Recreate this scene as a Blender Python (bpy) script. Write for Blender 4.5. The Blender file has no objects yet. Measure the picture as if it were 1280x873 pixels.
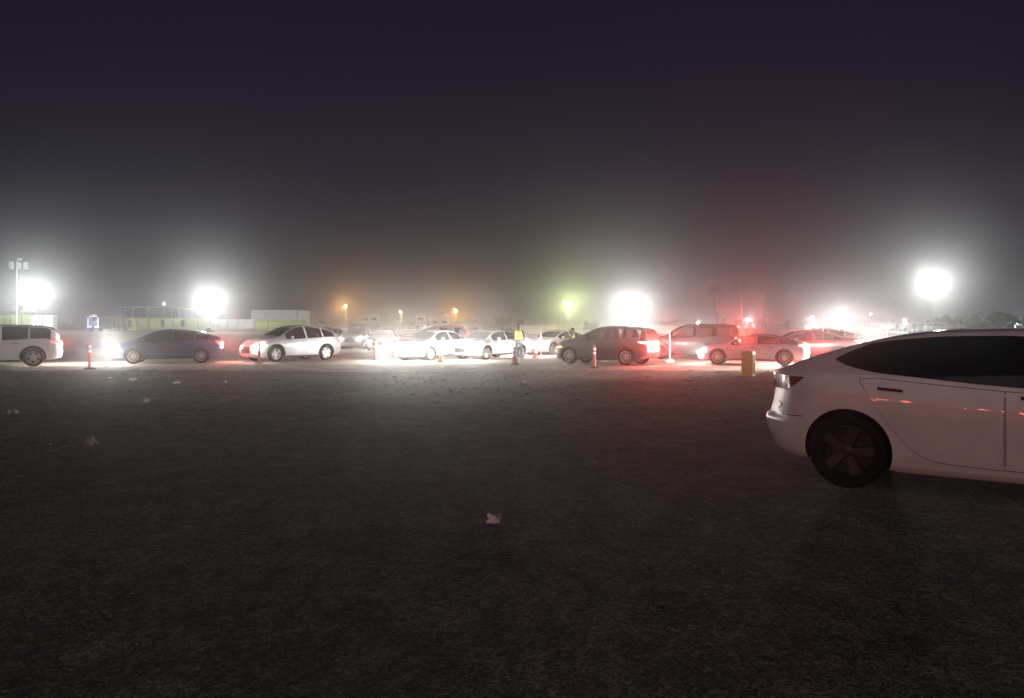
import bpy, bmesh, math, random
import numpy as np
from mathutils import Vector, Matrix, noise
R = math.radians
random.seed(7)
scene = bpy.context.scene
COL = scene.collection

# ------------------------------------------------------------------ camera, world, sun, exposure
F_PX, HOR, CAM_H = 995.0, 408.0, 1.46          # 28 mm lens on a 1280 px wide frame
cd = bpy.data.cameras.new('camera'); cam = bpy.data.objects.new('camera', cd); COL.objects.link(cam)
cam.location = (0, 0, CAM_H); cam.rotation_euler = (R(90), 0, 0)
cd.sensor_width = 36; cd.lens = 36 * F_PX / 1280; cd.shift_y = -(436.5 - HOR) / 1280
cd.clip_start = .05; cd.clip_end = 2000
scene.camera = cam

world = bpy.data.worlds.new('World'); scene.world = world; world.use_nodes = True
wn = world.node_tree.nodes; wl = world.node_tree.links; wn.clear()
SUN_EL, SUN_ROT = R(38), R(205)
sky = wn.new('ShaderNodeTexSky'); sky.sky_type = 'NISHITA'; sky.sun_disc = False
sky.sun_elevation = R(-7); sky.sun_rotation = SUN_ROT
b1 = wn.new('ShaderNodeBackground'); b1.inputs[1].default_value = .05; wl.new(sky.outputs[0], b1.inputs[0])
b2 = wn.new('ShaderNodeBackground'); b2.inputs[0].default_value = (.0090, .0060, .0180, 1); b2.inputs[1].default_value = 1
ad = wn.new('ShaderNodeAddShader'); wo = wn.new('ShaderNodeOutputWorld')
wl.new(b1.outputs[0], ad.inputs[0]); wl.new(b2.outputs[0], ad.inputs[1]); wl.new(ad.outputs[0], wo.inputs[0])

# faint spill of the lot behind the photographer: the one sun lamp, very wide, dim and warm
sd = bpy.data.lights.new('sun', 'SUN'); sd.energy = .35; sd.angle = R(70); sd.color = (1, .87, .82)
sun = bpy.data.objects.new('sun', sd); COL.objects.link(sun)
sun.rotation_euler = Vector((.5, .80, -.40)).to_track_quat('-Z', 'Y').to_euler()
vs = scene.view_settings
vs.view_transform = 'Standard'; vs.look = 'None'; vs.exposure = 0; vs.gamma = 1; vs.use_curve_mapping = False
cy = scene.cycles
cy.use_denoising = True; cy.denoiser = 'OPENIMAGEDENOISE'; cy.denoising_input_passes = 'RGB_ALBEDO_NORMAL'; cy.max_bounces = 5; cy.diffuse_bounces = 2; cy.glossy_bounces = 3; cy.transmission_bounces = 4
cy.volume_bounces = 0; cy.transparent_max_bounces = 16; cy.caustics_reflective = False; cy.caustics_refractive = False
cy.sample_clamp_indirect = 4

# ------------------------------------------------------------------ terrain and pixel helpers
def sm(t): t = min(1, max(0, t)); return t * t * (3 - 2 * t)
def gz(Y):
    z = -.17 * sm((Y - 9) / 18)
    return z + 1.04 * sm((Y - 50) / 110)
def wx(px, Y): return (px - 640) / F_PX * Y
def wz(py, Y): return CAM_H - (py - HOR) / F_PX * Y
def gp(px, py):                       # ground point under a pixel
    Y = 4.0
    for _ in range(60): Y = (CAM_H - gz(Y)) * F_PX / (py - HOR)
    return Vector((wx(px, Y), Y, gz(Y)))

# ------------------------------------------------------------------ materials
def mat(name, col, rough=.6, metal=0, coat=0, emit=None, es=0, spec=.5, alpha=None):
    m = bpy.data.materials.new(name); m.use_nodes = True
    b = m.node_tree.nodes['Principled BSDF']
    b.inputs['Base Color'].default_value = (*col, 1); b.inputs['Roughness'].default_value = rough
    b.inputs['Metallic'].default_value = metal; b.inputs['Coat Weight'].default_value = coat
    b.inputs['Coat Roughness'].default_value = .02; b.inputs['Specular IOR Level'].default_value = spec
    if emit: b.inputs['Emission Color'].default_value = (*emit, 1); b.inputs['Emission Strength'].default_value = es
    return m
def vary(m, scale=6, amt=.25, rough=.15, coords='Object'):
    """procedural dirt: noise modulating the base colour and roughness"""
    nt = m.node_tree; b = nt.nodes['Principled BSDF']; c = b.inputs['Base Color'].default_value[:]
    tc = nt.nodes.new('ShaderNodeTexCoord'); n = nt.nodes.new('ShaderNodeTexNoise')
    n.inputs['Scale'].default_value = scale; n.inputs['Detail'].default_value = 6; n.inputs['Roughness'].default_value = .65
    nt.links.new(tc.outputs[coords], n.inputs['Vector'])
    rp = nt.nodes.new('ShaderNodeValToRGB'); rp.color_ramp.elements[0].position = .3; rp.color_ramp.elements[1].position = .7
    rp.color_ramp.elements[0].color = (*[v * (1 - amt) for v in c[:3]], 1)
    rp.color_ramp.elements[1].color = (*[min(1, v * (1 + amt * .5)) for v in c[:3]], 1)
    nt.links.new(n.outputs[0], rp.inputs[0]); nt.links.new(rp.outputs[0], b.inputs['Base Color'])
    r0 = b.inputs['Roughness'].default_value
    mr = nt.nodes.new('ShaderNodeMapRange'); mr.inputs['To Min'].default_value = max(.03, r0 - rough); mr.inputs['To Max'].default_value = min(1, r0 + rough)
    nt.links.new(n.outputs[0], mr.inputs[0]); nt.links.new(mr.outputs[0], b.inputs['Roughness'])
    return m
def paint(name, col, metal=0.0): return vary(mat(name, col, .32, metal, .9), 2.2, .14, .08)
M = {
 'white': paint('white paint', (.80, .78, .76)), 'silver': paint('silver paint', (.66, .68, .72), .1),
 'pearl': paint('pearl paint', (.66, .68, .72), .1), 'slate': paint('slate paint', (.36, .36, .44), .2), 'blue': paint('dark blue paint', (.04, .065, .20), .2),
 'plum': paint('dark plum paint', (.035, .025, .045), .2), 'black': paint('black paint', (.02, .02, .022)),
 'red': paint('red paint', (.45, .04, .03)), 'grey': paint('grey paint', (.22, .22, .23), .3), 'maroon': paint('maroon paint', (.12, .02, .02)),
 'tyre': vary(mat('tyre rubber', (.012, .0115, .011), .95, spec=.2), 14, .35), 'dark': mat('dark plastic', (.015, .014, .016), .6),
 'well': mat('wheel well liner', (.01, .01, .01), .95), 'alloy': mat('alloy', (.62, .62, .63), .3, .7),
 'darkalloy': vary(mat('dark alloy', (.03, .027, .03), .45, .2), 8, .3), 'chrome': mat('chrome', (.8, .8, .8), .12, 1),
 'steel': vary(mat('galvanised steel', (.45, .46, .46), .45, .6), 9, .25), 'blackglass': mat('black glass', (.004, .004, .005), .07, spec=.35),
 'lensred': mat('red lens', (.16, .008, .012), .15, 0, .6), 'lensclear': mat('clear lens', (.7, .72, .74), .1, 0, .6),
 'seat': mat('seat cloth', (.03, .03, .03), .9), 'plate': mat('plate', (.75, .75, .72), .5),
 'orange': vary(mat('orange plastic', (.75, .10, .03), .55), 9, .25), 'reflect': mat('reflective tape', (.85, .85, .85), .35),
 'rubber': mat('black rubber', (.02, .02, .02), .8), 'yellow': vary(mat('yellow plastic', (.88, .66, .06), .5), 5, .25),
 'paper': vary(mat('paper litter', (.84, .83, .80), .85), 20, .15), 'greenlit': vary(mat('green litter', (.30, .42, .10), .6), 20, .3),
 'tan': vary(mat('cardboard', (.45, .33, .22), .85), 14, .3),
 'skin': mat('skin', (.20, .11, .075), .55), 'hair': mat('black hair', (.012, .010, .009), .8), 'vest': vary(mat('hi vis fabric', (.72, .66, .03), .75), 14, .2),
 'jacket': vary(mat('dark jacket cloth', (.05, .05, .055), .9), 16, .3), 'jeans': vary(mat('grey denim', (.09, .10, .13), .9), 18, .3), 'shoe': mat('shoe', (.03, .03, .03), .7),
 'banner': vary(mat('yellow green windscreen', (.56, .64, .22), .8), 1.5, .22), 'bannerdark': vary(mat('dark print', (.10, .07, .05), .8), 3, .3),
 'wall': vary(mat('cream painted wall', (.62, .58, .42), .8), 1.2, .22), 'whitewall': vary(mat('white board', (.84, .86, .84), .7), 1.5, .18),
 'container': vary(mat('container paint', (.80, .84, .82), .55), 1.6, .22), 'canvas': vary(mat('white canvas', (.75, .75, .73), .85), 2, .15),
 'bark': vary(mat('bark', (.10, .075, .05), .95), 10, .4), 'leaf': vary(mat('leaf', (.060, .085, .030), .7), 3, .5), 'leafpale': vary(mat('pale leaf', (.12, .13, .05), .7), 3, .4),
 'stone': vary(mat('gravel stone', (.24, .215, .18), .9), 30, .5), 'metalbox': vary(mat('painted metal', (.80, .82, .83), .5), 2, .2),
}
def emis(name, col, s): return mat(name, (.02, .02, .02), .4, emit=col, es=s)
M['led'] = emis('floodlight led', (1, 1, .96), 80); M['bulbwarm'] = emis('sodium lamp', (1, .55, .16), 160)
M['bulbgreen'] = emis('mercury lamp', (.86, 1, .45), 200); M['bulbcool'] = emis('small cool lamp', (.8, .9, 1), 90)
M['head'] = emis('headlight', (1, .97, .9), 22); M['tail'] = emis('tail light', (1, .04, .02), 9); M['brake'] = emis('brake light', (1, .10, .06), 40)
M['brakefar'] = emis('far brake light', (1, .13, .07), 170)
M['turn'] = emis('amber marker', (1, .38, .05), 14); M['ledstrip'] = emis('blue white led strip', (.55, .62, 1), 3); M['ledred'] = emis('red sign light', (1, .1, .08), 3)
M['plateglow'] = emis('glowing plate', (1, .85, .8), 5)
M['palelamp'] = emis('dim window glow', (1, .95, .8), .8)
def glass(name, tint, opac):
    m = bpy.data.materials.new(name); m.use_nodes = True; nt = m.node_tree; b = nt.nodes['Principled BSDF']
    b.inputs['Base Color'].default_value = (.01, .01, .012, 1); b.inputs['Roughness'].default_value = .05
    tr = nt.nodes.new('ShaderNodeBsdfTransparent'); tr.inputs[0].default_value = (*tint, 1)
    mx = nt.nodes.new('ShaderNodeMixShader'); mx.inputs[0].default_value = opac
    nt.links.new(tr.outputs[0], mx.inputs[1]); nt.links.new(b.outputs[0], mx.inputs[2]); nt.links.new(mx.outputs[0], nt.nodes['Material Output'].inputs[0])
    return m
M['glass'] = glass('tinted car glass', (.55, .57, .56), .12); M['glassdark'] = glass('dark car glass', (.25, .25, .25), .35)

# ------------------------------------------------------------------ mesh helpers
class MB:
    def __init__(s): s.v = []; s.f = []; s.m = []
    def add(s, vs_, fs, mi=0):
        o = len(s.v); s.v += [tuple(v) for v in vs_]; s.f += [tuple(i + o for i in f) for f in fs]; s.m += [mi] * len(fs)
    def box(s, c, d, mi=0, rz=0, taper=1):
        x, y, z = d[0] / 2, d[1] / 2, d[2] / 2; P = []
        for k, (sx, sy, sz) in enumerate([(a, b, e) for e in (-1, 1) for b in (-1, 1) for a in (-1, 1)]):
            t = taper if sz > 0 else 1
            px, py = sx * x * t, sy * y * t
            P.append((c[0] + px * math.cos(rz) - py * math.sin(rz), c[1] + px * math.sin(rz) + py * math.cos(rz), c[2] + sz * z))
        s.add(P, [(0, 2, 3, 1), (4, 5, 7, 6), (0, 1, 5, 4), (2, 6, 7, 3), (0, 4, 6, 2), (1, 3, 7, 5)], mi); return s
    def tube(s, a, b, r0, r1=None, n=8, mi=0):
        r1 = r0 if r1 is None else r1; a = Vector(a); b = Vector(b); d = (b - a).normalized()
        u = d.orthogonal().normalized(); w = d.cross(u); P = []
        for c, r in ((a, r0), (b, r1)):
            for k in range(n): t = 2 * math.pi * k / n; P.append(c + (u * math.cos(t) + w * math.sin(t)) * r)
        s.add(P, [(k, (k + 1) % n, n + (k + 1) % n, n + k) for k in range(n)] + [tuple(range(n))[::-1], tuple(range(n, 2 * n))], mi); return s
    def lathe(s, prof, n=24, axis='z', c=(0, 0, 0), mi=0, closed=False):
        P = []; m = len(prof)
        for r, h in prof:
            for k in range(n):
                t = 2 * math.pi * k / n; x, y = r * math.cos(t), r * math.sin(t)
                P.append((c[0] + x, c[1] + y, c[2] + h) if axis == 'z' else (c[0] + x, c[1] + h, c[2] + y))
        F = [(j * n + k, j * n + (k + 1) % n, (j + 1) % m * n + (k + 1) % n, (j + 1) % m * n + k) for j in range(m if closed else m - 1) for k in range(n)]
        if not closed: F += [tuple(range(n))[::-1], tuple(range((m - 1) * n, m * n))]
        s.add(P, F, mi); return s
    def build(s, name, mats, parent=None, smooth=None, bevel=0):
        me = bpy.data.meshes.new(name); me.from_pydata(s.v, [], s.f)
        if not isinstance(mats, (list, tuple)): mats = [mats]
        for m in mats: me.materials.append(m)
        if len(mats) > 1: me.polygons.foreach_set('material_index', s.m)
        bm = bmesh.new(); bm.from_mesh(me); bmesh.ops.recalc_face_normals(bm, faces=bm.faces)
        if bevel: bmesh.ops.bevel(bm, geom=bm.edges[:], offset=bevel, segments=2, affect='EDGES', clamp_overlap=True)
        bm.to_mesh(me); bm.free(); me.update()
        if smooth: me.shade_smooth(); me.set_sharp_from_angle(angle=R(smooth))
        o = bpy.data.objects.new(name, me); COL.objects.link(o)
        if parent: o.parent = parent
        return o
def tag(o, label=None, cat=None, group=None, kind=None):
    for k, v in (('label', label), ('category', cat), ('group', group), ('kind', kind)):
        if v: o[k] = v
    return o
def thing(name, label, cat, loc=(0, 0, 0), rz=0, group=None):
    o = bpy.data.objects.new(name, None); COL.objects.link(o); o.location = loc; o.rotation_euler = (0, 0, rz); o.empty_display_size = .2
    return tag(o, label, cat, group)
def copy_tree(o, parent=None):
    c = o.copy(); COL.objects.link(c); c.parent = parent
    for ch in o.children: copy_tree(ch, c)
    return c
def lamp(loc, I, col, parent=None, rad=.08, name='lamp'):
    d = bpy.data.lights.new(name, 'POINT'); d.energy = 4 * math.pi * I; d.color = col; d.shadow_soft_size = rad
    o = bpy.data.objects.new(name, d); COL.objects.link(o); o.location = loc
    if parent: o.parent = parent
    return o
def spot(loc, dirv, I, col, ang, parent=None, rad=.06, name='beam', blend=.6):
    d = bpy.data.lights.new(name, 'SPOT'); d.energy = 4 * math.pi * I; d.color = col; d.shadow_soft_size = rad; d.spot_size = R(ang); d.spot_blend = blend
    o = bpy.data.objects.new(name, d); COL.objects.link(o); o.location = loc; o.rotation_euler = Vector(dirv).to_track_quat('-Z', 'Y').to_euler()
    if parent: o.parent = parent
    return o
def lerp(tab, x):
    if x <= tab[0][0]: return tab[0][1]
    for (a, p), (b, q) in zip(tab, tab[1:]):
        if x <= b: return p + (q - p) * (x - a) / (b - a)
    return tab[-1][1]
def smooth_tab(tab, n=60):              # monotone-ish Catmull-Rom resampling of a profile
    P = [tab[0]] + list(tab) + [tab[-1]]; out = []
    for i in range(1, len(P) - 2):
        for k in range(8):
            t = k / 8; h00 = 2*t**3-3*t**2+1; h10 = t**3-2*t**2+t; h01 = -2*t**3+3*t**2; h11 = t**3-t**2
            x0, x1 = P[i][0], P[i + 1][0]; dx = x1 - x0
            m0 = (P[i+1][1]-P[i-1][1]) / max(1e-6, P[i+1][0]-P[i-1][0]); m1 = (P[i+2][1]-P[i][1]) / max(1e-6, P[i+2][0]-P[i][0])
            out.append((x0 + t * dx, h00*P[i][1] + h10*dx*m0 + h01*P[i+1][1] + h11*dx*m1))
    out.append(tab[-1]); return out

# ------------------------------------------------------------------ ground, lane, haze
def relief(x, y):                     # clods and ruts of the unpaved lot, fading out under the lane and the parked saloon
    a = sm((y - 9) / 4) * (1 - sm((y - 27.5) / 2)); 
    if a <= 0 or abs(x) > 34: return 0
    return a * (.018 * noise.noise(Vector((x * .9, y * .9, 2))) + .022 * max(0, noise.noise(Vector((x * 2.6, y * 2.6, 7)))) + .008 * noise.noise(Vector((x * 6, y * 5, 1))))
def ground_sheet(name, xs, ys, zoff, m, wob=None, kind='structure'):
    nx, ny = len(xs), len(ys); V = []
    for y in ys:
        for x in xs:
            V.append((x, y + (wob(x, y) if wob else 0), gz(y) + zoff + (relief(x, y) if not wob else 0) + (.02 * noise.noise(Vector((x * .25, y * .25, 0))) if abs(x) < 60 and y < 80 else 0)))
    Fc = [(j * nx + i, j * nx + i + 1, (j + 1) * nx + i + 1, (j + 1) * nx + i) for j in range(ny - 1) for i in range(nx - 1)]
    me = bpy.data.meshes.new(name); me.from_pydata(V, [], Fc); me.materials.append(m); me.shade_smooth()
    o = bpy.data.objects.new(name, me); COL.objects.link(o); o['kind'] = kind; return o
def dirt(name, c0, c1, bump, dist):
    m = bpy.data.materials.new(name); m.use_nodes = True; nt = m.node_tree; b = nt.nodes['Principled BSDF']; L = nt.links.new
    b.inputs['Roughness'].default_value = .95; b.inputs['Specular IOR Level'].default_value = .2
    tc = nt.nodes.new('ShaderNodeTexCoord')
    def nz(s, det=8, ro=.65):
        n = nt.nodes.new('ShaderNodeTexNoise'); n.inputs['Scale'].default_value = s; n.inputs['Detail'].default_value = det; n.inputs['Roughness'].default_value = ro
        L(tc.outputs['Object'], n.inputs['Vector']); return n
    big, mid, fine = nz(.22), nz(2.3), nz(26, 5, .75)
    mix = nt.nodes.new('ShaderNodeMath'); mix.operation = 'MULTIPLY_ADD'; mix.inputs[1].default_value = .35; L(big.outputs[0], mix.inputs[0])
    m2 = nt.nodes.new('ShaderNodeMath'); m2.operation = 'MULTIPLY_ADD'; m2.inputs[1].default_value = .35; L(mid.outputs[0], m2.inputs[0])
    m3 = nt.nodes.new('ShaderNodeMath'); m3.operation = 'MULTIPLY'; m3.inputs[1].default_value = .3; L(fine.outputs[0], m3.inputs[0])
    L(m3.outputs[0], m2.inputs[2]); L(m2.outputs[0], mix.inputs[2])
    rp = nt.nodes.new('ShaderNodeValToRGB'); e = rp.color_ramp.elements
    e[0].position = .42; e[0].color = (*c0, 1); e[1].position = .58; e[1].color = (*c1, 1); L(mix.outputs[0], rp.inputs[0]); 
    # gravel speckle: single stones lighter or darker than the dirt, three sizes
    col = rp.outputs[0]
    for sc_, amt in ((7, .16), (38, .42), (105, .8)):
        v = nt.nodes.new('ShaderNodeTexVoronoi'); v.inputs['Scale'].default_value = sc_; L(tc.outputs['Object'], v.inputs['Vector'])
        sp_ = nt.nodes.new('ShaderNodeSeparateColor'); L(v.outputs['Color'], sp_.inputs[0])
        mr = nt.nodes.new('ShaderNodeMapRange'); mr.inputs['From Min'].default_value = 0; mr.inputs['From Max'].default_value = 1; mr.inputs['To Min'].default_value = 1 - amt; mr.inputs['To Max'].default_value = 1 + amt; L(sp_.outputs[0], mr.inputs[0])
        mx = nt.nodes.new('ShaderNodeVectorMath'); mx.operation = 'MULTIPLY'; L(col, mx.inputs[0]); L(mr.outputs[0], mx.inputs[1]); col = mx.outputs[0]
    L(col, b.inputs['Base Color'])
    vo = nt.nodes.new('ShaderNodeTexVoronoi'); vo.inputs['Scale'].default_value = 9; L(tc.outputs['Object'], vo.inputs['Vector'])
    h1 = nt.nodes.new('ShaderNodeMath'); h1.operation = 'MULTIPLY_ADD'; h1.inputs[1].default_value = -.35; L(vo.outputs['Distance'], h1.inputs[0]); L(mix.outputs[0], h1.inputs[2])
    bp = nt.nodes.new('ShaderNodeBump'); bp.inputs['Strength'].default_value = bump; bp.inputs['Distance'].default_value = dist
    L(h1.outputs[0], bp.inputs['Height']); L(bp.outputs[0], b.inputs['Normal']); return m
def frange(a, b, n): return [a + (b - a) * i / (n - 1) for i in range(n)]
xs = sorted(set([-345, -250, -170, -110, -80] + [round(v, 3) for v in frange(-60, -27, 40)] + [round(v, 3) for v in frange(-26.8, 26.8, 300)] + [round(v, 3) for v in frange(27, 60, 40)] + [80, 110, 170, 250, 345]))
ys = sorted(set([-75, -50, -30, -15] + [round(v, 3) for v in frange(-10, 10, 24)] + [round(v, 3) for v in frange(10.2, 31, 130)] + [round(v, 3) for v in frange(31.5, 60, 36)] + [round(v, 3) for v in frange(60, 170, 40)] + [200, 260, 345]))
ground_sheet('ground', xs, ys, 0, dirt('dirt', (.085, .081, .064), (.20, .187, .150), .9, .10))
def wob(x, y):
    e = max(0, 1 - abs(y - 29) / 3) + max(0, 1 - abs(y - 56) / 3)
    return e * (1.3 * noise.noise(Vector((x * .12, y * .05, 3))) + .8 * noise.noise(Vector((x * .7, y * .3, 5))))
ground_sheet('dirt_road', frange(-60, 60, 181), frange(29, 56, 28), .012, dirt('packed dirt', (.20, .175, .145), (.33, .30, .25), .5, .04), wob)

ground_sheet('dark_field', frange(-300, 300, 121), frange(57.5, 108, 26), .010, dirt('dark far ground', (.018, .016, .012), (.05, .043, .032), .9, .12), lambda x, y: (1.6 * noise.noise(Vector((x * .08, 1, 9))) if y < 59 else 0))  # sheet over the far ground in a darker tone than the lot

hz = MB(); hz.box((0, 137.5, 6.9), (700, 435, 17.2)); ho = hz.build('haze', mat('haze', (1, 1, 1))); tag(ho, None, None, kind='stuff')
hm = ho.data.materials[0]; hn = hm.node_tree; hn.nodes.remove(hn.nodes['Principled BSDF'])
pv = hn.nodes.new('ShaderNodeVolumePrincipled'); pv.inputs['Color'].default_value = (.93, .93, .93, 1)
pv.inputs['Density'].default_value = .0037; pv.inputs['Anisotropy'].default_value = .935
hn.links.new(pv.outputs[0], hn.nodes['Material Output'].inputs['Volume'])

# ------------------------------------------------------------------ cars: a lofted body, wheels, glass and lamps per car
class Surf:
    def __init__(s, sp):
        s.sp = sp; s.ur, s.uf = sp['top'][0][0], sp['top'][-1][0]
        s.zt_ = smooth_tab(sp['top']); s.zs_ = smooth_tab(sp['belt']); s.zb_ = smooth_tab(sp['bot']); W = sp['hw']
        ur, uf = s.ur, s.uf
        s.w_ = smooth_tab([*[(ur + a, W * b) for a, b in sp.get('tailplan', ((0, .74), (.06, .83), (.16, .90), (.38, .965)))], (ur + .8, W * .99), (ur + 1.5, W), (uf - 1.6, W), (uf - .85, W * .98), (uf - .42, W * .92), (uf - .2, W * .84), (uf - .08, W * .74), (uf, W * .60)])
        s.rw_ = sp.get('rw', [(ur, .80), (ur + .45, .74), (ur + 1.0, .665), (uf - 2.2, .655), (uf - 1.6, .69), (uf - 1.15, .80), (uf, .80)])
        s.dr_ = sp.get('dr', [(.2, .10), (.4, .04), (.6, 0), (.8, .03), (1.0, .05), (1.3, .05)])
        s.df_ = sp.get('df', [(.2, .10), (.35, .03), (.55, 0), (.7, .03), (.9, .12)])
    def zt(s, u): return lerp(s.zt_, u)
    def zs(s, u): return min(lerp(s.zs_, u), s.zt(u) - .03)
    def zb(s, u): return lerp(s.zb_, u)
    def w(s, u): return lerp(s.w_, u)
    LO = [(0, .885), (.05, .93), (.18, .965), (.40, .985), (.64, 1.0), (.82, .996), (.94, .982), (1, .962)]
    def Y(s, u, z):
        zb, zs, zt, w = s.zb(u), s.zs(u), s.zt(u), s.w(u)
        if z <= zs: return w * lerp(s.LO, (z - zb) / max(.01, zs - zb))
        q = min(1, (z - zs) / (zt - zs)); rw = lerp(s.rw_, u) * w
        qc = s.sp.get('qc', .85)
        if q <= qc:
            k = q / qc; return w * .962 + (rw - w * .962) * (k ** 1.15)
        return rw * math.sqrt(max(0, 1 - ((q - qc) / (1 - qc)) ** 2))
    def warp(s, u, z):
        d = 0
        if u < s.ur + .6: d += lerp(s.dr_, z) * ((s.ur + .6 - u) / .6) ** 1.5
        if u > s.uf - .6: d -= lerp(s.df_, z) * ((u - s.uf + .6) / .6) ** 1.5
        return u + d
    def side(s, u, z, sd, off=0): return (s.warp(u, z), sd * (s.Y(u, z) + off), z)
    def top(s, u, a, off=0):
        zs, zt = s.zs(u), s.zt(u); rw = lerp(s.rw_, u) * s.w(u); H = zt - zs; qc = s.sp.get('qc', .85); z = zs + H * (qc + (1 - qc) * math.sin(a))
        return (s.warp(u, z), (rw + off * .3) * math.cos(a), z + off)
    def rear(s, y, z, off=0):
        w0 = max(.3, s.Y(s.ur, z)); return (s.warp(s.ur, z) - .06 * (1 - min(1, abs(y) / w0) ** 2) - off, y, z)
    def front(s, y, z, off=0):
        w0 = max(.3, s.Y(s.uf, z)); return (s.warp(s.uf, z) + .09 * (1 - min(1, abs(y) / w0) ** 2) + off, y, z)
    def rows(s, u):
        zb, zs, zt = s.zb(u), s.zs(u), s.zt(u); out = []
        for q in (frange(0, 1, 30)[:-1] if s.sp.get('fine') else (0, .03, .08, .16, .26, .38, .5, .62, .73, .82, .90, .96)): out.append(zb + (zs - zb) * q)
        qc = s.sp.get('qc', .85)
        for q in (0, .06, .15, .27, .4, .53, .66, .77): out.append(zs + (zt - zs) * q * qc / .85)
        for a in (0, 14, 28, 42, 56, 70, 80, 90): out.append(zs + (zt - zs) * (qc + (1 - qc) * math.sin(R(a))))
        return [(s.Y(u, z) if k < len(out) - 1 else 0, z) for k, z in enumerate(out)]
def grid_patch(mb, fn, nu, nv, mi=0):
    P = [fn(i / nu, j / nv) for i in range(nu + 1) for j in range(nv + 1)]
    mb.add(P, [(i * (nv + 1) + j, (i + 1) * (nv + 1) + j, (i + 1) * (nv + 1) + j + 1, i * (nv + 1) + j + 1) for i in range(nu) for j in range(nv)], mi)
def side_patch(mb, S, lo, up, sd, off, nu=14, nv=6, grow=0, mi=0):
    u0, u1 = lo[0][0] - grow, lo[-1][0] + grow
    def fn(a, b):
        u = u0 + (u1 - u0) * a; zl = lerp(lo, u) - grow; zh = max(zl + .002, lerp(up, u) + grow)
        return S.side(u, zl + (zh - zl) * b, sd, off)
    grid_patch(mb, fn, nu, nv, mi)
def solid_side(mb, S, lo, up, sd, o0, o1, nu=6, nv=2):
    """a raised piece following the body side, with real thickness"""
    u0, u1 = lo[0][0], lo[-1][0]; n = nv + 1; P = []
    for off in (o0, o1):
        for i in range(nu + 1):
            u = u0 + (u1 - u0) * i / nu; zl, zh = lerp(lo, u), lerp(up, u)
            for j in range(n): P.append(S.side(u, zl + (zh - zl) * j / nv, sd, off))
    k = (nu + 1) * n; F = []
    for i in range(nu):
        for j in range(nv):
            a = i * n + j; q = (a, a + n, a + n + 1, a + 1); F += [tuple(x + k for x in q), q[::-1]]
    ring = [i * n for i in range(nu + 1)] + [nu * n + j for j in range(1, n)] + [i * n + nv for i in range(nu - 1, -1, -1)] + [j for j in range(nv - 1, 0, -1)]
    for a, b in zip(ring, ring[1:] + ring[:1]): F.append((a, b, b + k, a + k))
    mb.add(P, F)
_wheel_cache = {}
def wheel_meshes(Rw, wd, style):
    key = (Rw, wd, style)
    if key in _wheel_cache: return _wheel_cache[key]
    t = MB(); h = wd / 2; r = .70 * Rw
    t.lathe([(r, -h * .75), (r + .03, -h * .95), (.87 * Rw, -h), (.955 * Rw, -h * .94), (.985 * Rw, -h * .8), (Rw, -h * .55), (Rw, -h * .12), (.982 * Rw, -h * .1), (.982 * Rw, h * .1), (Rw, h * .12), (Rw, h * .55), (.985 * Rw, h * .8), (.955 * Rw, h * .94), (.87 * Rw, h), (r + .03, h * .95), (r, h * .75)], 40, 'y', closed=True)
    to = t.build('tyre', M['tyre'], None, 40)
    m = MB(); n, wdth, mt = style[1], style[2], style[0]
    m.lathe([(r * 1.005, -h * .72), (r * 1.005, h * .78), (r * .96, h * .84), (r * .93, h * .74), (r * .93, -h * .72)], 40, 'y', closed=True)
    m.lathe([(.05, h * .05), (r * .55, h * .05), (r * .55, -h * .1), (.05, -h * .1)], 24, 'y', mi=1, closed=True)
    m.lathe([(.001, -h * .3), (r * .93, -h * .3), (r * .93, -h * .4), (.001, -h * .4)], 24, 'y', mi=2, closed=True)
    m.lathe([(.001, h * .74), (.035, h * .74), (.06, h * .62), (.065, h * .1)], 20, 'y')
    for k in range(n):
        for sgn in ((-1, 1) if style[3] else (0,)):
            a = 2 * math.pi * (k + sgn * .17) / n; a0 = 2 * math.pi * k / n
            c, s_ = math.cos(a), math.sin(a); c0, s0 = math.cos(a0), math.sin(a0)
            p0 = (.05 * c0, .05 * s0); p1 = (r * .95 * c, r * .95 * s_); w0, w1 = wdth * .55, wdth
            tx, tz = -s_, c; P = []
            for (p, w, ya, yb) in ((p0, w0, h * .45, h * .66), (p1, w1, h * .52, h * .76)):
                for sg in (-1, 1): P += [(p[0] + tx * w * sg / 2, ya, p[1] + tz * w * sg / 2), (p[0] + tx * w * sg * .42, yb, p[1] + tz * w * sg * .42)]
            m.add(P, [(0, 1, 3, 2), (4, 6, 7, 5), (0, 4, 5, 1), (2, 3, 7, 6), (1, 5, 7, 3), (0, 2, 6, 4)])
    ro = m.build('rim', [M[mt], M['steel' if mt == 'alloy' else mt], M['dark']], None, 35)
    res = (to.data, ro.data)
    for o in (to, ro): bpy.data.objects.remove(o)
    _wheel_cache[key] = res; return res
def link(name, me, parent):
    o = bpy.data.objects.new(name, me); COL.objects.link(o); o.parent = parent; return o
def apply_boolean(body, cut):
    md = body.modifiers.new('cut', 'BOOLEAN'); md.operation = 'DIFFERENCE'; md.solver = 'EXACT'; md.object = cut; md.material_mode = 'TRANSFER'
    dg = bpy.context.evaluated_depsgraph_get(); me = bpy.data.meshes.new_from_object(body.evaluated_get(dg)); me.name = 'body'
    body.modifiers.remove(md); body.data = me; bpy.data.objects.remove(cut)
    me.shade_smooth(); me.set_sharp_from_angle(angle=R(32)); return body
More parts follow.
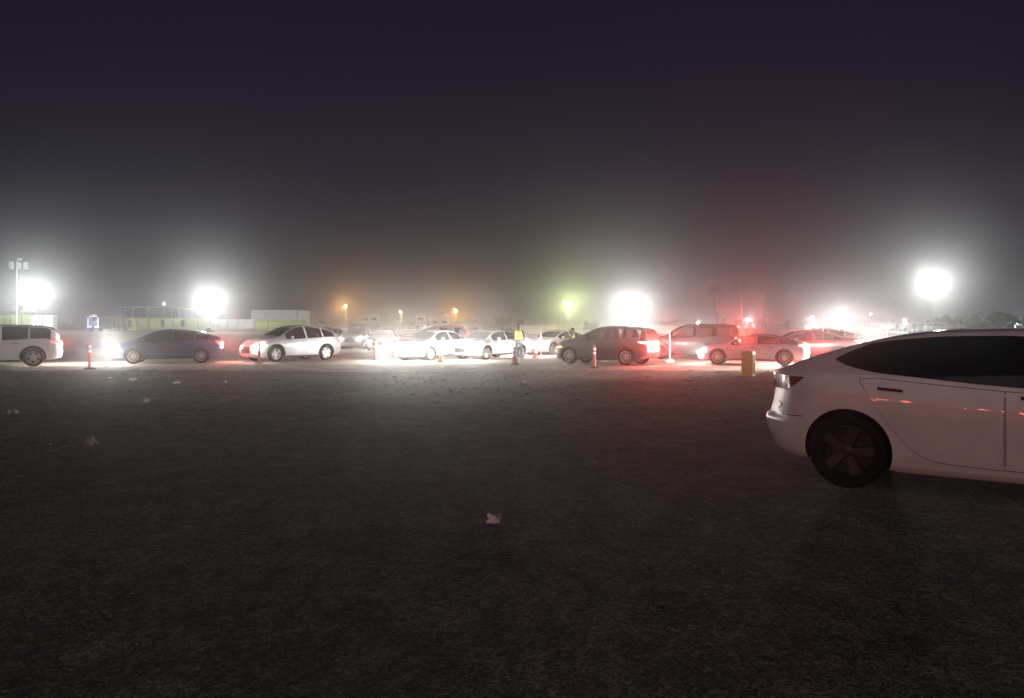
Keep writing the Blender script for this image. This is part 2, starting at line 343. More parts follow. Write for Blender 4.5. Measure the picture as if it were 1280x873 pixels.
def build_car(name, label, cat, sp, paint_key, group=None, head=None, tail=None, tail_I=0, head_I=0, beam_I=0, extra=None):
    S = Surf(sp); root = thing(name, label, cat, group=group); WB, Rw = sp['wb'], sp['r']; W = sp['hw']
    ur, uf = S.ur, S.uf; n1 = sp.get('n', 46)
    us = [ur + x for x in (0, .015, .04, .075, .12, .18, .26, .36)]; us += frange(ur + .46, uf - .46, n1) + [uf - x for x in (.36, .26, .18, .12, .075, .04, .015, 0)]
    mb = MB(); rows = [S.rows(u) for u in us]; nr = len(rows[0]); ring = 2 * nr - 1
    for u, rw in zip(us, rows):
        for y, z in rw: mb.v.append((S.warp(u, z), -y, z))
        for y, z in rw[-2::-1]: mb.v.append((S.warp(u, z), y, z))
    for i in range(len(us) - 1):
        for k in range(ring): mb.f.append((i * ring + k, i * ring + (k + 1) % ring, (i + 1) * ring + (k + 1) % ring, (i + 1) * ring + k))
    for base, fn, rw in ((0, S.rear, rows[0]), ((len(us) - 1) * ring, S.front, rows[-1])):
        fr = (-.72, -.4, 0, .4, .72); cols = []
        for j in range(nr - 1):
            y, z = rw[j]; ids = [base + j]
            for f in fr: ids.append(len(mb.v)); mb.v.append(fn(f * y, z))
            cols.append(ids + [base + ring - 1 - j])
        for a, b in zip(cols, cols[1:]):
            for k in range(len(fr) + 1): mb.f.append((a[k], a[k + 1], b[k + 1], b[k]))
        mb.f.append(tuple(cols[-1]) + (base + nr - 1,))
        mb.f.append(tuple(cols[0]))
    mb.m = [0] * len(mb.f)
    body = mb.build('body', [M[paint_key], M['well']], root)
    ct = MB(); ra = sp.get('arch', Rw + .055)
    for uw in (0, WB):
        for sd in (-1, 1): ct.lathe([(ra, sd * (W - .30)), (ra, sd * (W + .3))], 48, 'y', c=(uw, 0, Rw + .01), mi=1)
    for lo, up in (sp['win'] if sp.get('tunnel') else ()):
        P = [(u, z) for u, z in zip([p[0] for p in lo], [p[1] + .012 for p in lo])] + [(u, z - .012) for u, z in up[::-1]]; n = len(P)
        ct.add([(u, -1.5, z) for u, z in P] + [(u, 1.5, z) for u, z in P], [(k, (k + 1) % n, n + (k + 1) % n, n + k) for k in range(n)] + [tuple(range(n))[::-1], tuple(range(n, 2 * n))], 1)
    apply_boolean(body, ct.build('cutter', [M[paint_key], M['well']]))
    # glass
    for lo, up in sp['win']:
        for sd in (-1, 1):
            g = MB(); side_patch(g, S, lo, up, sd, .006, 26 if sp.get('fine') else 16, 14 if sp.get('fine') else 6); g.build('window', M['glass' if sp.get('tunnel') else 'blackglass'], root, 40)
    for nm, (ua, ub) in (('windscreen', sp['ws']), ('rear_window', sp['rg'])):
        g = MB(); grid_patch(g, lambda a, b: S.top(ua + (ub - ua) * a, R(sp.get('glass_a', 14) + (180 - 2 * sp.get('glass_a', 14)) * b), .004), 12, 14); g.build(nm, M['blackglass'], root, 40)
    if sp.get('tunnel'):
        for uu in (sp['seat_u'], sp['seat_u'] - .85):
            for y in (-.36, .36):
                b = S.zs(uu); m = MB(); m.box((uu, y, b + .10), (.12, .46, .24), taper=.8); m.box((uu - .02, y, b + .28), (.09, .25, .15), taper=.85); m.build('seat', M['seat'], root, 40, .02)
    # doors
    for lo, up in sp.get('doors', ()):
        for sd in (-1, 1):
            d = MB(); side_patch(d, S, lo, up, sd, .0045, 18, 12); do = d.build('door', M[paint_key], root, 40)
            q = MB(); side_patch(q, S, lo, up, sd, .0015, 18, 12, .005); q.build('door_seam', M['dark'], do, 40)
    for uh, zh in sp.get('handles', ()):
        for sd in (-1, 1):
            h = MB(); k = sp.get('handle_tilt', 0); solid_side(h, S, [(uh - .10, zh - .010 + k * .1), (uh + .10, zh - .010 - k * .1)], [(uh - .10, zh + .016 + k * .1), (uh + .10, zh + .010 - k * .1)], sd, .003, .020); h.build('door_handle', M[sp.get('handle_mat', 'dark')], root, 40)
    for sd in (-1, 1):
        um, zm = sp['mirror']; y = S.Y(um, zm)
        m = MB(); m.box((um, sd * (y + .12), zm + .06), (.11, .19, .13), taper=.85); m.box((um + .01, sd * (y + .02), zm - .01), (.05, .08, .05)); m.build('wing_mirror', M[sp.get('mirror_mat', paint_key)], root, 45, .03)
    # sill, bumper skirts
    for sd in (-1, 1):
        k = MB(); a, b = ra + .015, WB - ra - .015; solid_side(k, S, [(a, S.zb(a) - .004), (b, S.zb(b) - .004)], [(a, S.zb(a) + .06), (b, S.zb(b) + .06)], sd, -.02, .004, 10); k.build('sill', M[sp.get('sill_mat', 'dark')], root, 40)
        if sp.get('cladding'):
            for uw in (0, WB):
                c = MB(); P = []; nn = 20
                for i in range(nn + 1):
                    a = math.pi * (-.06 + 1.12 * i / nn)
                    for rr in (ra - .004, ra + .045):
                        u, z = uw + rr * math.cos(a), Rw + .01 + rr * math.sin(a); P += [S.side(u, max(z, S.zb(u)), sd, .012), S.side(u, max(z, S.zb(u)), sd, -.03)]
                F = []
                for i in range(nn):
                    a = i * 4; F += [(a, a + 4, a + 6, a + 2), (a, a + 1, a + 5, a + 4), (a + 2, a + 6, a + 7, a + 3)]
                c.add(P, F); c.build('arch_trim', M['dark'], root, 40)
    # lamps
    zt0, zt1, ut = sp['tail']; zh0, zh1, uh = sp['headl']
    zt1 = min(zt1, S.zs(ur) + .75 * (S.zt(ur) - S.zs(ur))); zh1 = min(zh1, S.zs(uf) + .75 * (S.zt(uf) - S.zs(uf)) + .03)
    for sd in (-1, 1):
        t = MB(); lo = sp.get('tail_side_lo', [(ur, zt0), (ur + ut, zt1 - .03)]); up = sp.get('tail_side_up', [(ur, zt1), (ur + ut, zt1)])
        side_patch(t, S, lo, up, sd, .006, 8, 4); yi = sp.get('tail_in', .42) * W
        grid_patch(t, lambda a, b: S.rear(sd * (yi + (S.Y(ur, zt0 + (zt1 - zt0) * b) + .006 - yi) * a), zt0 + (zt1 - zt0) * b, .006), 8, 4)
        t.build('tail_light', M[tail or 'lensred'], root, 40)
        hM = MB(); side_patch(hM, S, [(uf - uh, zh1 - .04), (uf, zh0)], [(uf - uh, zh1), (uf, zh1 - .03)], sd, .006, 8, 4)
        grid_patch(hM, lambda a, b: S.front(sd * (.42 * W + (S.Y(uf, zh0 + (zh1 - .03 - zh0) * b) + .006 - .42 * W) * a), zh0 + (zh1 - .03 - zh0) * b, .006), 8, 4)
        hM.build('headlight', M[head or 'lensclear'], root, 40)
        if tail_I: lamp((ur - .16, sd * .62 * W, (zt0 + zt1) / 2), tail_I, (1, .07, .05), root, .06, 'tail_lamp')
        if head_I: lamp((uf + .02, sd * .84 * W, (zh0 + zh1) / 2 + .03), head_I, (1, .95, .88), root, .06, 'head_lamp')
        if beam_I: spot((uf + .20, sd * .60 * W, (zh0 + zh1) / 2), (1, 0, -.035), beam_I, (1, .93, .84), 95, root, .05, 'head_beam', .9)
    g = MB(); z0, z1 = sp['grille']; grid_patch(g, lambda a, b: S.front((-.36 + .72 * a) * W, z0 + (z1 - z0) * b, .006), 10, 4); g.build('grille', M['dark'], root, 40)
    pz = sp['plate_z']
    g = MB(); grid_patch(g, lambda a, b: S.rear(-.16 + .32 * a, pz + .16 * b, .008), 4, 2); g.build('number_plate', M['plateglow' if sp.get('plate_lit') else 'plate'], root)  # a lit plate glows by itself: its lamp's light is put into emission
    if sp.get('brake3'):
        zz, u3 = sp['brake3']; g = MB(); g.box((u3, 0, zz), (.04, .42, .035)); g.build('brake_light', M['brake'], root, None, .006); lamp((u3 - .12, 0, zz), tail_I * .12, (1, .12, .08), root, .05, 'tail_lamp')
    # wheels
    tm, rm = wheel_meshes(Rw, sp.get('tw', .225), sp['rim'])
    for uw in (0, WB):
        for sd in (-1, 1):
            w_ = thing('wheel', None, None, (uw, sd * (W - sp.get('tw', .225) / 2 - .015), Rw), 0); w_.parent = root
            if sd < 0: w_.rotation_euler = (0, 0, math.pi)
            w_.rotation_euler.rotate_axis('Y', random.random() * 6)
            link('tyre', tm, w_); link('rim', rm, w_)
    if extra: extra(S, root)
    return root
def auto_win(top, belt, segs, cap=.085, up=.025):
    """window bands between the belt and the roof line, split at the pillars"""
    t_, b_ = smooth_tab(top), smooth_tab(belt); out = []
    for u0, u1 in segs:
        U = frange(u0, u1, 14); lo = [(u, lerp(b_, u) + up) for u in U]
        out.append((lo, [(u, max(l[1] + .012, lerp(t_, u) - cap)) for u, l in zip(U, lo)]))
    return out
def mk(top, belt, wb, r, hw, segs, **k):
    d = dict(top=top, belt=belt, wb=wb, r=r, hw=hw, bot=[(top[0][0], .34), (top[0][0] + .25, .27), (0, .24), (.5, .21), (wb - .5, .21), (wb, .22), (top[-1][0] - .2, .20), (top[-1][0], .26)],
             win=auto_win(top, belt, segs, k.pop('cap', .085)), rim=('alloy', 10, .036, False), tail=(.78, .95, .34), headl=(.58, .76, .45), grille=(.36, .58), plate_z=.72, tunnel=True, mirror=(wb - .78, belt[len(belt) // 2][1] + .06))
    d.update(k)
    if 'doors' not in d:
        b_ = smooth_tab(belt); mid = (segs[-1][0] + segs[-1 if len(segs) < 3 else -1][0]) / 2
        a, c = r + .10, wb - r - .13
        def dr(u0, u1, rr):
            U = frange(u0, u1, 10); return ([(u, max(.30, (.30 + .52 * max(0, 1 - (u - u0) / .30) ** 1.6) if rr else .30)) for u in U], [(u, lerp(b_, u) - .015) for u in U])
        d['doors'] = [dr(a - .12, mid - .012, True), dr(mid + .012, c + .02, False)]; zb_ = lerp(b_, mid) - .11
        d['handles'] = [(a + .12, zb_ + .01), (mid + .17, zb_)]; d['seat_u'] = mid - .10
    return d
T_SEDAN = mk([(-1.05, .96), (-.9, 1.02), (-.45, 1.07), (-.15, 1.13), (.35, 1.32), (.9, 1.43), (1.5, 1.44), (1.95, 1.37), (2.35, 1.20), (2.75, 1.01), (3.2, .93), (3.5, .85), (3.70, .70)],
             [(-1.05, .88), (-.4, .95), (.6, .93), (1.8, .90), (2.7, .86), (3.3, .78), (3.70, .56)], 2.75, .325, .91, [(-.10, .28), (.34, 1.13), (1.23, 2.30)], ws=(2.02, 2.72), rg=(-.30, .30))
T_COUPE = mk([(-1.0, .94), (-.93, 1.03), (-.55, 1.10), (0, 1.24), (.6, 1.37), (1.1, 1.405), (1.6, 1.36), (2.1, 1.19), (2.55, 1.0), (3.1, .92), (3.5, .82), (3.78, .62)],
             [(-1.0, .86), (-.4, .95), (.6, .92), (1.8, .88), (2.6, .84), (3.3, .74), (3.78, .5)], 2.85, .345, .93, [(-.12, .20), (.26, 1.12), (1.22, 2.24)], ws=(1.80, 2.52), rg=(-.42, .45), rim=('alloy', 10, .030, False), tw=.24, tail=(.76, .92, .40))
T_HATCH = mk([(-.86, .98), (-.82, 1.10), (-.45, 1.22), (.1, 1.37), (.7, 1.465), (1.25, 1.49), (1.7, 1.455), (2.2, 1.27), (2.7, 1.05), (3.1, .93), (3.4, .82), (3.62, .62)],
             [(-.86, .94), (-.3, 1.02), (.6, .98), (1.8, .92), (2.7, .88), (3.2, .77), (3.62, .52)], 2.70, .315, .875, [(-.30, .20), (.26, 1.10), (1.20, 2.20), (2.24, 2.52)], ws=(1.85, 2.66), rg=(-.72, .45), tail=(.78, 1.06, .22), rim=('alloy', 9, .040, False), tunnel=False, brake=None)
T_SUV = mk([(-.97, 1.02), (-.94, 1.22), (-.80, 1.46), (-.55, 1.60), (0, 1.655), (.9, 1.68), (1.6, 1.645), (2.1, 1.44), (2.5, 1.19), (3.0, 1.08), (3.4, 1.0), (3.69, .80)],
           [(-.97, .97), (-.4, 1.10), (.6, 1.06), (1.8, 1.01), (2.5, .99), (3.2, .90), (3.69, .62)], 2.81, .365, .94, [(-.62, .12), (.18, 1.06), (1.16, 2.24)], ws=(1.72, 2.46), rg=(-.88, -.62), tail=(.92, 1.06, .34), headl=(.74, .92, .45), grille=(.45, .78), tunnel=False, rim=('alloy', 5, .034, True), tw=.25, cladding=True, plate_z=.80)
T_CROSS = mk([(-1.0, 1.0), (-.96, 1.14), (-.6, 1.36), (-.1, 1.54), (.6, 1.65), (1.15, 1.67), (1.6, 1.62), (2.1, 1.40), (2.5, 1.17), (3.0, 1.07), (3.4, .96), (3.70, .78)],
             [(-1.0, .95), (-.4, 1.08), (.6, 1.04), (1.8, .99), (2.6, .96), (3.2, .86), (3.70, .6)], 2.75, .36, .96, [(-.50, .15), (.21, 1.06), (1.16, 2.20)], ws=(1.75, 2.48), rg=(-.82, .0), tail=(.84, 1.0, .36), headl=(.66, .84, .5), grille=(.40, .70), rim=('alloy', 5, .036, True), tw=.25, cladding=True)
T_COMPACT = mk([(-.92, 1.0), (-.90, 1.22), (-.80, 1.42), (-.60, 1.54), (.2, 1.61), (.9, 1.63), (1.4, 1.59), (1.9, 1.38), (2.3, 1.16), (2.8, 1.06), (3.2, .96), (3.46, .78)],
               [(-.92, .97), (-.4, 1.10), (.6, 1.05), (1.6, 1.0), (2.3, .97), (3.0, .88), (3.46, .6)], 2.62, .355, .91, [(-.60, .14), (.20, 1.00), (1.10, 2.02)], ws=(1.52, 2.26), rg=(-.84, -.66), tail=(.88, 1.05, .36), headl=(.70, .88, .48), grille=(.42, .72), rim=('alloy', 10, .040, False), tw=.23, cladding=True, plate_lit=True, plate_z=.74)
T_BOX = mk([(-.96, 1.08), (-.94, 1.42), (-.84, 1.62), (-.55, 1.70), (.4, 1.735), (1.3, 1.73), (1.75, 1.66), (2.2, 1.44), (2.6, 1.20), (3.1, 1.12), (3.55, 1.04), (3.80, .82)],
           [(-.96, 1.02), (-.4, 1.10), (.6, 1.08), (1.8, 1.06), (2.6, 1.04), (3.3, .95), (3.80, .65)], 2.90, .375, .96, [(-.70, .12), (.18, 1.10), (1.20, 2.28)], ws=(1.84, 2.56), rg=(-.90, -.70), tail=(.84, 1.06, .30), headl=(.78, .96, .42), grille=(.48, .82), rim=('darkalloy', 5, .04, True), tw=.26, brake3=(1.60, -.95))
def place(o, px, Y, psi, sp, dz=0):
    """centre of the near side at (px, Y); heading left, psi > 0 turns the nose to the camera"""
    a = R(psi); f = Vector((-math.cos(a), -math.sin(a), 0)); away = Vector((-math.sin(a), math.cos(a), 0))
    p = Vector((wx(px, Y), Y, 0)) + away * sp['hw'] - f * sp['wb'] / 2
    o.location = (p.x, p.y, gz(Y) + .012 + dz); o.rotation_euler = (0, 0, math.pi + a)
QUEUE = 'cars queueing on the dirt road'
def V(S, **k): d = dict(S); d.update(k); return d

# hero: white saloon at the right, traced from the photograph
hero_lo = [(-.12, 1.150), (-.02, 1.105), (.11, 1.072), (.24, 1.048), (.64, 1.012), (1.0, .980), (1.20, .967)]
hero_up = [(-.12, 1.168), (-.02, 1.225), (.16, 1.305), (.32, 1.330), (.48, 1.350), (.79, 1.374), (1.20, 1.380)]
hero_lo2 = [(1.235, .965), (1.6, .945), (2.0, .930), (2.4, .920), (2.66, .918)]
hero_up2 = [(1.235, 1.380), (1.6, 1.362), (2.0, 1.300), (2.4, 1.120), (2.66, .935)]
HERO = dict(top=[(-.89, 1.012), (-.85, 1.022), (-.68, 1.068), (-.29, 1.200), (-.02, 1.285), (.22, 1.350), (.45, 1.395), (.77, 1.430), (1.25, 1.443), (1.6, 1.430), (2.0, 1.375), (2.4, 1.240), (2.75, 1.04), (3.0, .965), (3.3, .89), (3.55, .78), (3.72, .62)],
    belt=[(-.89, .97), (-.5, 1.01), (-.1, 1.03), (.3, 1.0), (.64, .975), (1.34, .93), (2.0, .895), (2.8, .84), (3.4, .72), (3.72, .5)],
    bot=[(-.89, .25), (-.7, .25), (-.42, .235), (-.2, .21), (.35, .185), (.6, .175), (2.3, .175), (2.9, .19), (3.5, .19), (3.72, .24)],
    hw=.924, wb=2.875, r=.334, arch=.375, tw=.235, n=90, dr=[(.24, .10), (.40, .03), (.52, 0), (.565, 0), (.59, .045), (.70, .075), (.85, .10), (.97, .095), (1.03, .07)],
    win=[(hero_lo, hero_up), (hero_lo2, hero_up2)], tunnel=False, ws=(1.55, 2.68), rg=(-.60, .85), glass_a=36, qc=.93, rw=[(-.89, .80), (-.5, .74), (.1, .66), (.8, .64), (1.5, .64), (2.1, .68), (2.6, .80), (3.72, .80)], tailplan=((0, .34), (.05, .44), (.12, .56), (.22, .72), (.32, .84), (.48, .945)), fine=True, rim=('darkalloy', 5, .12, False),
    doors=[([(.115, .965), (.20, .82), (.27, .72), (.40, .53), (.50, .42), (.60, .345), (.70, .305), (.85, .292), (1.203, .282)], [(.115, .985), (.24, 1.0), (.64, .965), (1.203, .925)]),
           ([(1.220, .282), (2.30, .275), (2.42, .36), (2.47, .6)], [(1.220, .925), (2.0, .885), (2.47, .85)])],
    handles=[(.36, .905), (1.42, .872)], handle_tilt=.06, mirror=(2.28, .96), mirror_mat='dark', sill_mat='white',
    tail=(.865, 1.0, .34), tail_side_lo=[(-.89, .85), (-.62, .86), (-.48, .915), (-.39, .982)], tail_side_up=[(-.89, .988), (-.39, .990)], headl=(.46, .62, .5), grille=(.28, .36), plate_z=.74, tail_in=.12)
def hero_extra(S, root):
    for sd in (-1, 1):                                  # bumper seam and side reflector
        q = MB(); side_patch(q, S, [(-.66, .612), (-.39, .622)], [(-.66, .618), (-.39, .628)], sd, .002, 12, 1); q.build('bumper_seam', M['dark'], root)
        q = MB(); solid_side(q, S, [(-.74, .66), (-.69, .70)], [(-.74, .73), (-.69, .72)], sd, -.004, .012); q.build('reflector', M['reflect'], root)
    for sd in (-1, 1):
        q = MB(); side_patch(q, S, [(1.185, .966), (1.25, .963)], [(1.185, 1.38), (1.25, 1.38)], sd, .002, 4, 8); q.build('door_pillar', M['blackglass'], root, 40)
    l = MB(); grid_patch(l, lambda a, b: S.top(S.ur + .03 + .10 * b, R(12 + 156 * a), .004 + .022 * (1 - b)), 14, 3); l.build('boot_spoiler', M['white'], root, 40)
hero = build_car('parked_car', 'white saloon with near black glass parked closest to the camera, only its rear half showing', 'car', HERO, 'white', extra=hero_extra)
psi = R(34); Fw = Vector((math.cos(psi), -math.sin(psi), 0)); Aw = Vector((math.sin(psi), math.cos(psi), 0))
hp = Vector((wx(1058, 7.15), 7.15, 0)) + Aw * (HERO['hw'] - .015)
hero.location = (hp.x, hp.y, 0); hero.rotation_euler = (0, 0, -psi)

Q = [  # name, label, spec, paint, px, Y, psi, lamps
 ('silver_suv', 'silver sport utility car at the far left, only its back half in view', V(T_SUV), 'silver', -11, 31.14, 28, dict(tail='tail', tail_I=2)),
 ('hatchback', 'dark blue hatchback with lit headlights behind the silver utility car', V(T_HATCH), 'blue', 209, 34.4, 17, dict(head='head', tail='tail', head_I=52, beam_I=130, tail_I=7)),
 ('crossover', 'pale silver crossover with a sloping roof, nose turned to the camera and lit red', V(T_CROSS), 'pearl', 378.5, 37.0, 50, dict(head='turn', tail='tail', tail_I=3, head_I=6)),
 ('white_sedan', 'white sedan washed out by glare beside the small orange cone', V(T_SEDAN), 'white', 562, 38.5, 58, dict(head='head', tail='tail', head_I=47, beam_I=45)),
 ('pale_sedan', 'pale sedan with dark windows glowing directly behind the standing person in a vest', V(T_SEDAN), 'silver', 632, 39.5, 52, dict(head='head', tail='tail', head_I=64, beam_I=45, tail_I=8)),
 ('arched_sedan', 'white sedan with a thin arched roofline between the standing person and the dark crossover', V(T_COUPE), 'white', 712, 45.0, 50, dict(head='head', head_I=34, beam_I=45, tail='tail', tail_I=6)),
 ('dark_crossover', 'dark plum crossover seen from behind at an angle with glowing red tail lights', V(T_COMPACT), 'plum', 745, 33.2, -32, dict(tail='brake', head='turn', tail_I=34)),
 ('boxy_suv', 'long black flat roofed utility car flooded with red from its brake lights', V(T_BOX), 'black', 864, 38.8, -7, dict(tail='brake', head='head', tail_I=100, head_I=8)),
 ('silver_coupe', 'silver fastback sedan with thin spoked wheels behind the yellow bin', V(T_COUPE), 'slate', 938, 32.8, -20, dict(tail='brake', head='head', tail_I=16, head_I=12)),
 ('maroon_sedan', 'dark red sedan half hidden behind the silver fastback sedan', V(T_SEDAN), 'maroon', 1012, 38.5, -10, dict(tail='brake', tail_I=15)),
 ('hidden_sedan', 'car with lit headlights almost wholly hidden behind the parked white saloon', V(T_SEDAN), 'silver', 1190, 31.5, -4, dict(head='head', head_I=60, beam_I=1500)),
 ('red_car', 'red car whose roof shows above the washed out white sedan', V(T_COMPACT), 'red', 545, 47.0, 20, dict(tail='tail', tail_I=6)),
 ('grey_hatchback', 'grey hatchback in the back row above the dark red sedan', V(T_HATCH), 'grey', 1032, 46.0, -5, dict()),
]
for nm, lab, sp, pk, px, Y, ps, kw in Q:
    c = build_car(nm, lab, 'car', sp, pk, group=QUEUE, **kw); k = .93 if nm == 'silver_coupe' else 1
    place(c, px, Y, ps, {**sp, 'hw': sp['hw'] * k, 'wb': sp['wb'] * k}); c.scale = (k, k, k)
# cars further back that face the camera with their headlights on
for nm, lab, sp, pk, px, Y, ang, I in (
    ('oncoming_suv', 'grey utility car with headlights on, facing the camera behind the thin orange post', V(T_BOX, tunnel=False), 'grey', 466, 57, 84, 3),
    ('oncoming_sedan', 'car with its bright headlights aimed at the camera, left of the washed out white sedan', V(T_SEDAN, tunnel=False), 'grey', 499, 54, 86, 3),
    ('oncoming_hatchback', 'car facing the camera with headlights on just behind the tail of the pale crossover', V(T_HATCH), 'grey', 424, 58, 80, 6),
    ('oncoming_crossover', 'car with blazing headlights between the white and the pale sedan', V(T_CROSS, tunnel=False), 'grey', 583, 50, 84, 5)):
    c = build_car(nm, lab, 'car', sp, pk, group='cars facing the camera on the far side of the dirt road', head='head', head_I=I, beam_I=I * 2); place(c, px, Y, ang, sp)
# ------------------------------------------------------------------ floodlight towers and lamps
FL = 'mobile floodlight towers at the far side of the lot'
def light_tower(px, py, Y, I, label, heads=4, trailer=True, w=2.2, col=(.93, 1, .97)):
    x, zc, g0 = wx(px, Y), wz(py, Y) + .25, gz(Y); H = zc - g0
    t = thing('floodlight_tower', label, 'light tower', (x, Y, g0), math.atan2(-x, Y) * -1 * 0, FL)
    m = MB(); m.tube((0, 0, .5), (0, 0, H * .5), .09, .08); m.tube((0, 0, H * .5), (0, 0, H - .1), .06, .05); m.tube((.0, .06, H * .45), (0, .06, H * .55), .10); m.build('mast', M['steel'], t, 40)
    m = MB(); m.box((0, 0, H - .1), (w, .07, .07)); m.box((0, 0, H + .35), (w * .9, .06, .06)); m.tube((0, 0, H - .1), (0, 0, H + .4), .04); m.build('crossbar', M['steel'], t)
    n = heads // 2
    for r_ in range(2):
        for k in range(n):
            hx = (k - (n - 1) / 2) * w / max(1, n); hzz = H + (-.12 if r_ == 0 else .36)
            h = MB(); h.box((hx, -.10, hzz), (.52, .16, .36)); h.box((hx, -.02, hzz + .2), (.1, .08, .1)); ho_ = h.build('lamp_head', M['steel'], t, None, .015)
            l = MB(); l.box((hx, -.19, hzz), (.46, .012, .30)); l.build('lens', M['led'], ho_)
    lamp((0, -.28, H - .42), I * .82, col, t, .25)
    if trailer:
        m = MB(); m.box((0, .1, .75), (1.9, 1.1, .75)); m.box((0, .1, 1.16), (1.7, .95, .08)); m.box((1.35, .1, .45), (1.0, .10, .10)); m.build('trailer_body', M['metalbox'], t, None, .03)
        for sd in (-1, 1):
            w_ = MB(); w_.lathe([(.16, -.1), (.30, -.1), (.33, -.06), (.33, .06), (.30, .1), (.16, .1)], 20, 'y', c=(0, .1 + sd * .62, .33), closed=True); w_.lathe([(.01, -.06), (.17, -.06), (.17, .06), (.01, .06)], 16, 'y', c=(0, .1 + sd * .62, .33), mi=1, closed=True); w_.build('wheel', [M['tyre'], M['steel']], t, 40)
            o_ = MB(); o_.box((sd * .98, .1, .42), (.9, .08, .08)); o_.tube((sd * 1.4, .1, .42), (sd * 1.4, .1, .02), .035); o_.build('outrigger', M['steel'], t)
    return t
light_tower(45, 366, 112, 600, 'blazing floodlight tower at the far left beside the tall light pole', 6)
light_tower(263, 376, 118, 640, 'blazing floodlight tower at the end of the yellow green windscreen fence', 6)
light_tower(788, 388, 100, 640, 'blazing floodlight tower above the roof of the dark plum crossover', 6)
light_tower(1166, 354, 104, 480, 'tallest blazing floodlight tower, over the roof of the white parked saloon', 6)
light_tower(1050, 398, 112, 270, 'low wide floodlight tower beside the white post on the right', 6, w=2.6)
light_tower(1130, 406, 120, 110, 'small low floodlight under the tallest tower', 2, w=1)
light_tower(1015, 402, 122, 80, 'small floodlight just left of the low wide floodlight tower', 2, w=1)

LP = 'street lamps glowing in the distance'
def street_lamp(px, py, Y, I, bulb, col, label, rb=.22):
    x, z, g0 = wx(px, Y), wz(py, Y), gz(Y); H = z - g0
    t = thing('street_lamp', label, 'street lamp', (x, Y, g0), 0, LP)
    m = MB(); m.tube((0, .5, 0), (0, .5, H + .25), .10, .06); m.tube((0, .5, H + .22), (0, -.1, H + .30), .045); m.tube((0, .5, 0), (0, .5, .3), .18, .14); m.build('post', M['steel'], t, 40)
    h = MB(); h.box((0, -.1, H + .26), (.34, .6, .12)); ho_ = h.build('lamp_head', M['steel'], t, None, .03)
    b = MB(); b.lathe([(.001, -rb), (rb * .7, -rb * .7), (rb, 0), (rb * .75, rb * .6), (.001, rb * .8)], 14, 'z', c=(0, -.1, H)); b.build('bulb', bulb, ho_, 60)
    lamp((0, -.1 - rb - .12, H - .12), I, col, t, .12); return t
OR = (1, .50, .14)
street_lamp(432, 383, 165, 150, M['bulbwarm'], OR, 'orange street lamp above the tail of the pale crossover')
street_lamp(570, 389, 165, 160, M['bulbwarm'], OR, 'orange street lamp above the pale sedan, a little left of it')
street_lamp(501, 390, 175, 40, M['bulbwarm'], (1, .72, .35), 'small yellow street lamp between the two orange ones', .15)
street_lamp(712, 380, 120, 210, M['bulbgreen'], (.84, 1, .42), 'yellow green street lamp beside the brightest central floodlight', .30)
street_lamp(872, 404, 170, 45, M['bulbcool'], (.8, .88, 1), 'small bluish lamp above the hood of the black utility car', .15)
street_lamp(934, 400, 165, 110, M['bulbcool'], (1, .9, .85), 'small white lamp among the palm trunks', .2)
street_lamp(893, 406, 175, 22, M['bulbcool'], (1, .9, .9), 'faint lamp left of the palm trunks', .12)
street_lamp(1271, 405, 150, 90, M['bulbcool'], (.8, .95, 1), 'small cool lamp at the far right edge by the dark trees', .18)
street_lamp(205, 380, 165, 20, M['bulbcool'], (1, 1, 1), 'tiny white lamp over the tall pipe frames', .13)
street_lamp(1088, 393, 170, 14, M['bulbcool'], (1, .97, .9), 'tiny lamp between the low wide floodlight and the small low one', .12)
for px, py in ((1080, 410), (1098, 411), (1112, 407)):
    pass

# tall stadium pole with unlit fixtures at the far left
Y = 116; t = thing('stadium_light_pole', 'tall pale pole with four unlit box lamps on top at the far left', 'light pole', (wx(21, Y), Y, gz(Y)))
H = wz(332, Y) - gz(Y); m = MB(); m.tube((0, 0, 0), (0, 0, H + .7), .16, .09, 12); m.tube((0, 0, 0), (0, 0, .5), .26, .22); m.build('post', M['metalbox'], t, 40)
m = MB(); m.box((.55, -.15, H), (2.6, .08, .08)); m.box((.55, -.15, H + .85), (.9, .07, .07)); m.build('crossarm', M['steel'], t)
for hx, hzz, hh in ((-.6, H, 1.1), (.55, H - .05, .95), (1.5, H - .05, 1.05), (.62, H + .85, .4)):
    m = MB(); m.box((hx, -.35, hzz), (.52, .36, hh)); m.box((hx, -.54, hzz), (.42, .02, hh * .8)); m.build('lamp_head', M['whitewall'], t, None, .03)

# ------------------------------------------------------------------ far side of the lot
def fence_panels(name, label, cat, px0, px1, top, Y, m, nposts, posts=M['steel'], base=None, dark=0, group=None):
    x0, x1 = wx(px0, Y), wx(px1, Y); z0 = gz(Y) if base is None else base; H = wz(top, Y) - z0
    t = thing(name, label, cat, ((x0 + x1) / 2, Y, z0), 0, group); L = x1 - x0
    for k in range(nposts + 1):
        p = MB(); p.tube((-L / 2 + L * k / nposts, .06, 0), (-L / 2 + L * k / nposts, .06, H + .08), .035); p.build('post', posts, t, 40)
    for k in range(nposts):
        w = L / nposts; xa = -L / 2 + w * k; p = MB(); nx = 8
        P = []
        for j in range(nx + 1):
            for zz in (0.03, H * .5, H): P.append((xa + .03 + (w - .06) * j / nx, .02 * math.sin(j * 1.7 + k), zz - (.03 * math.sin(math.pi * j / nx) if zz == H else 0)))
        F = [(j * 3 + q, j * 3 + 3 + q, j * 3 + 4 + q, j * 3 + 1 + q) for j in range(nx) for q in range(2)]
        p.add(P, F); q = p.build('panel', m, t, 40); md = q.modifiers.new('s', 'SOLIDIFY'); md.thickness = .012
    return t
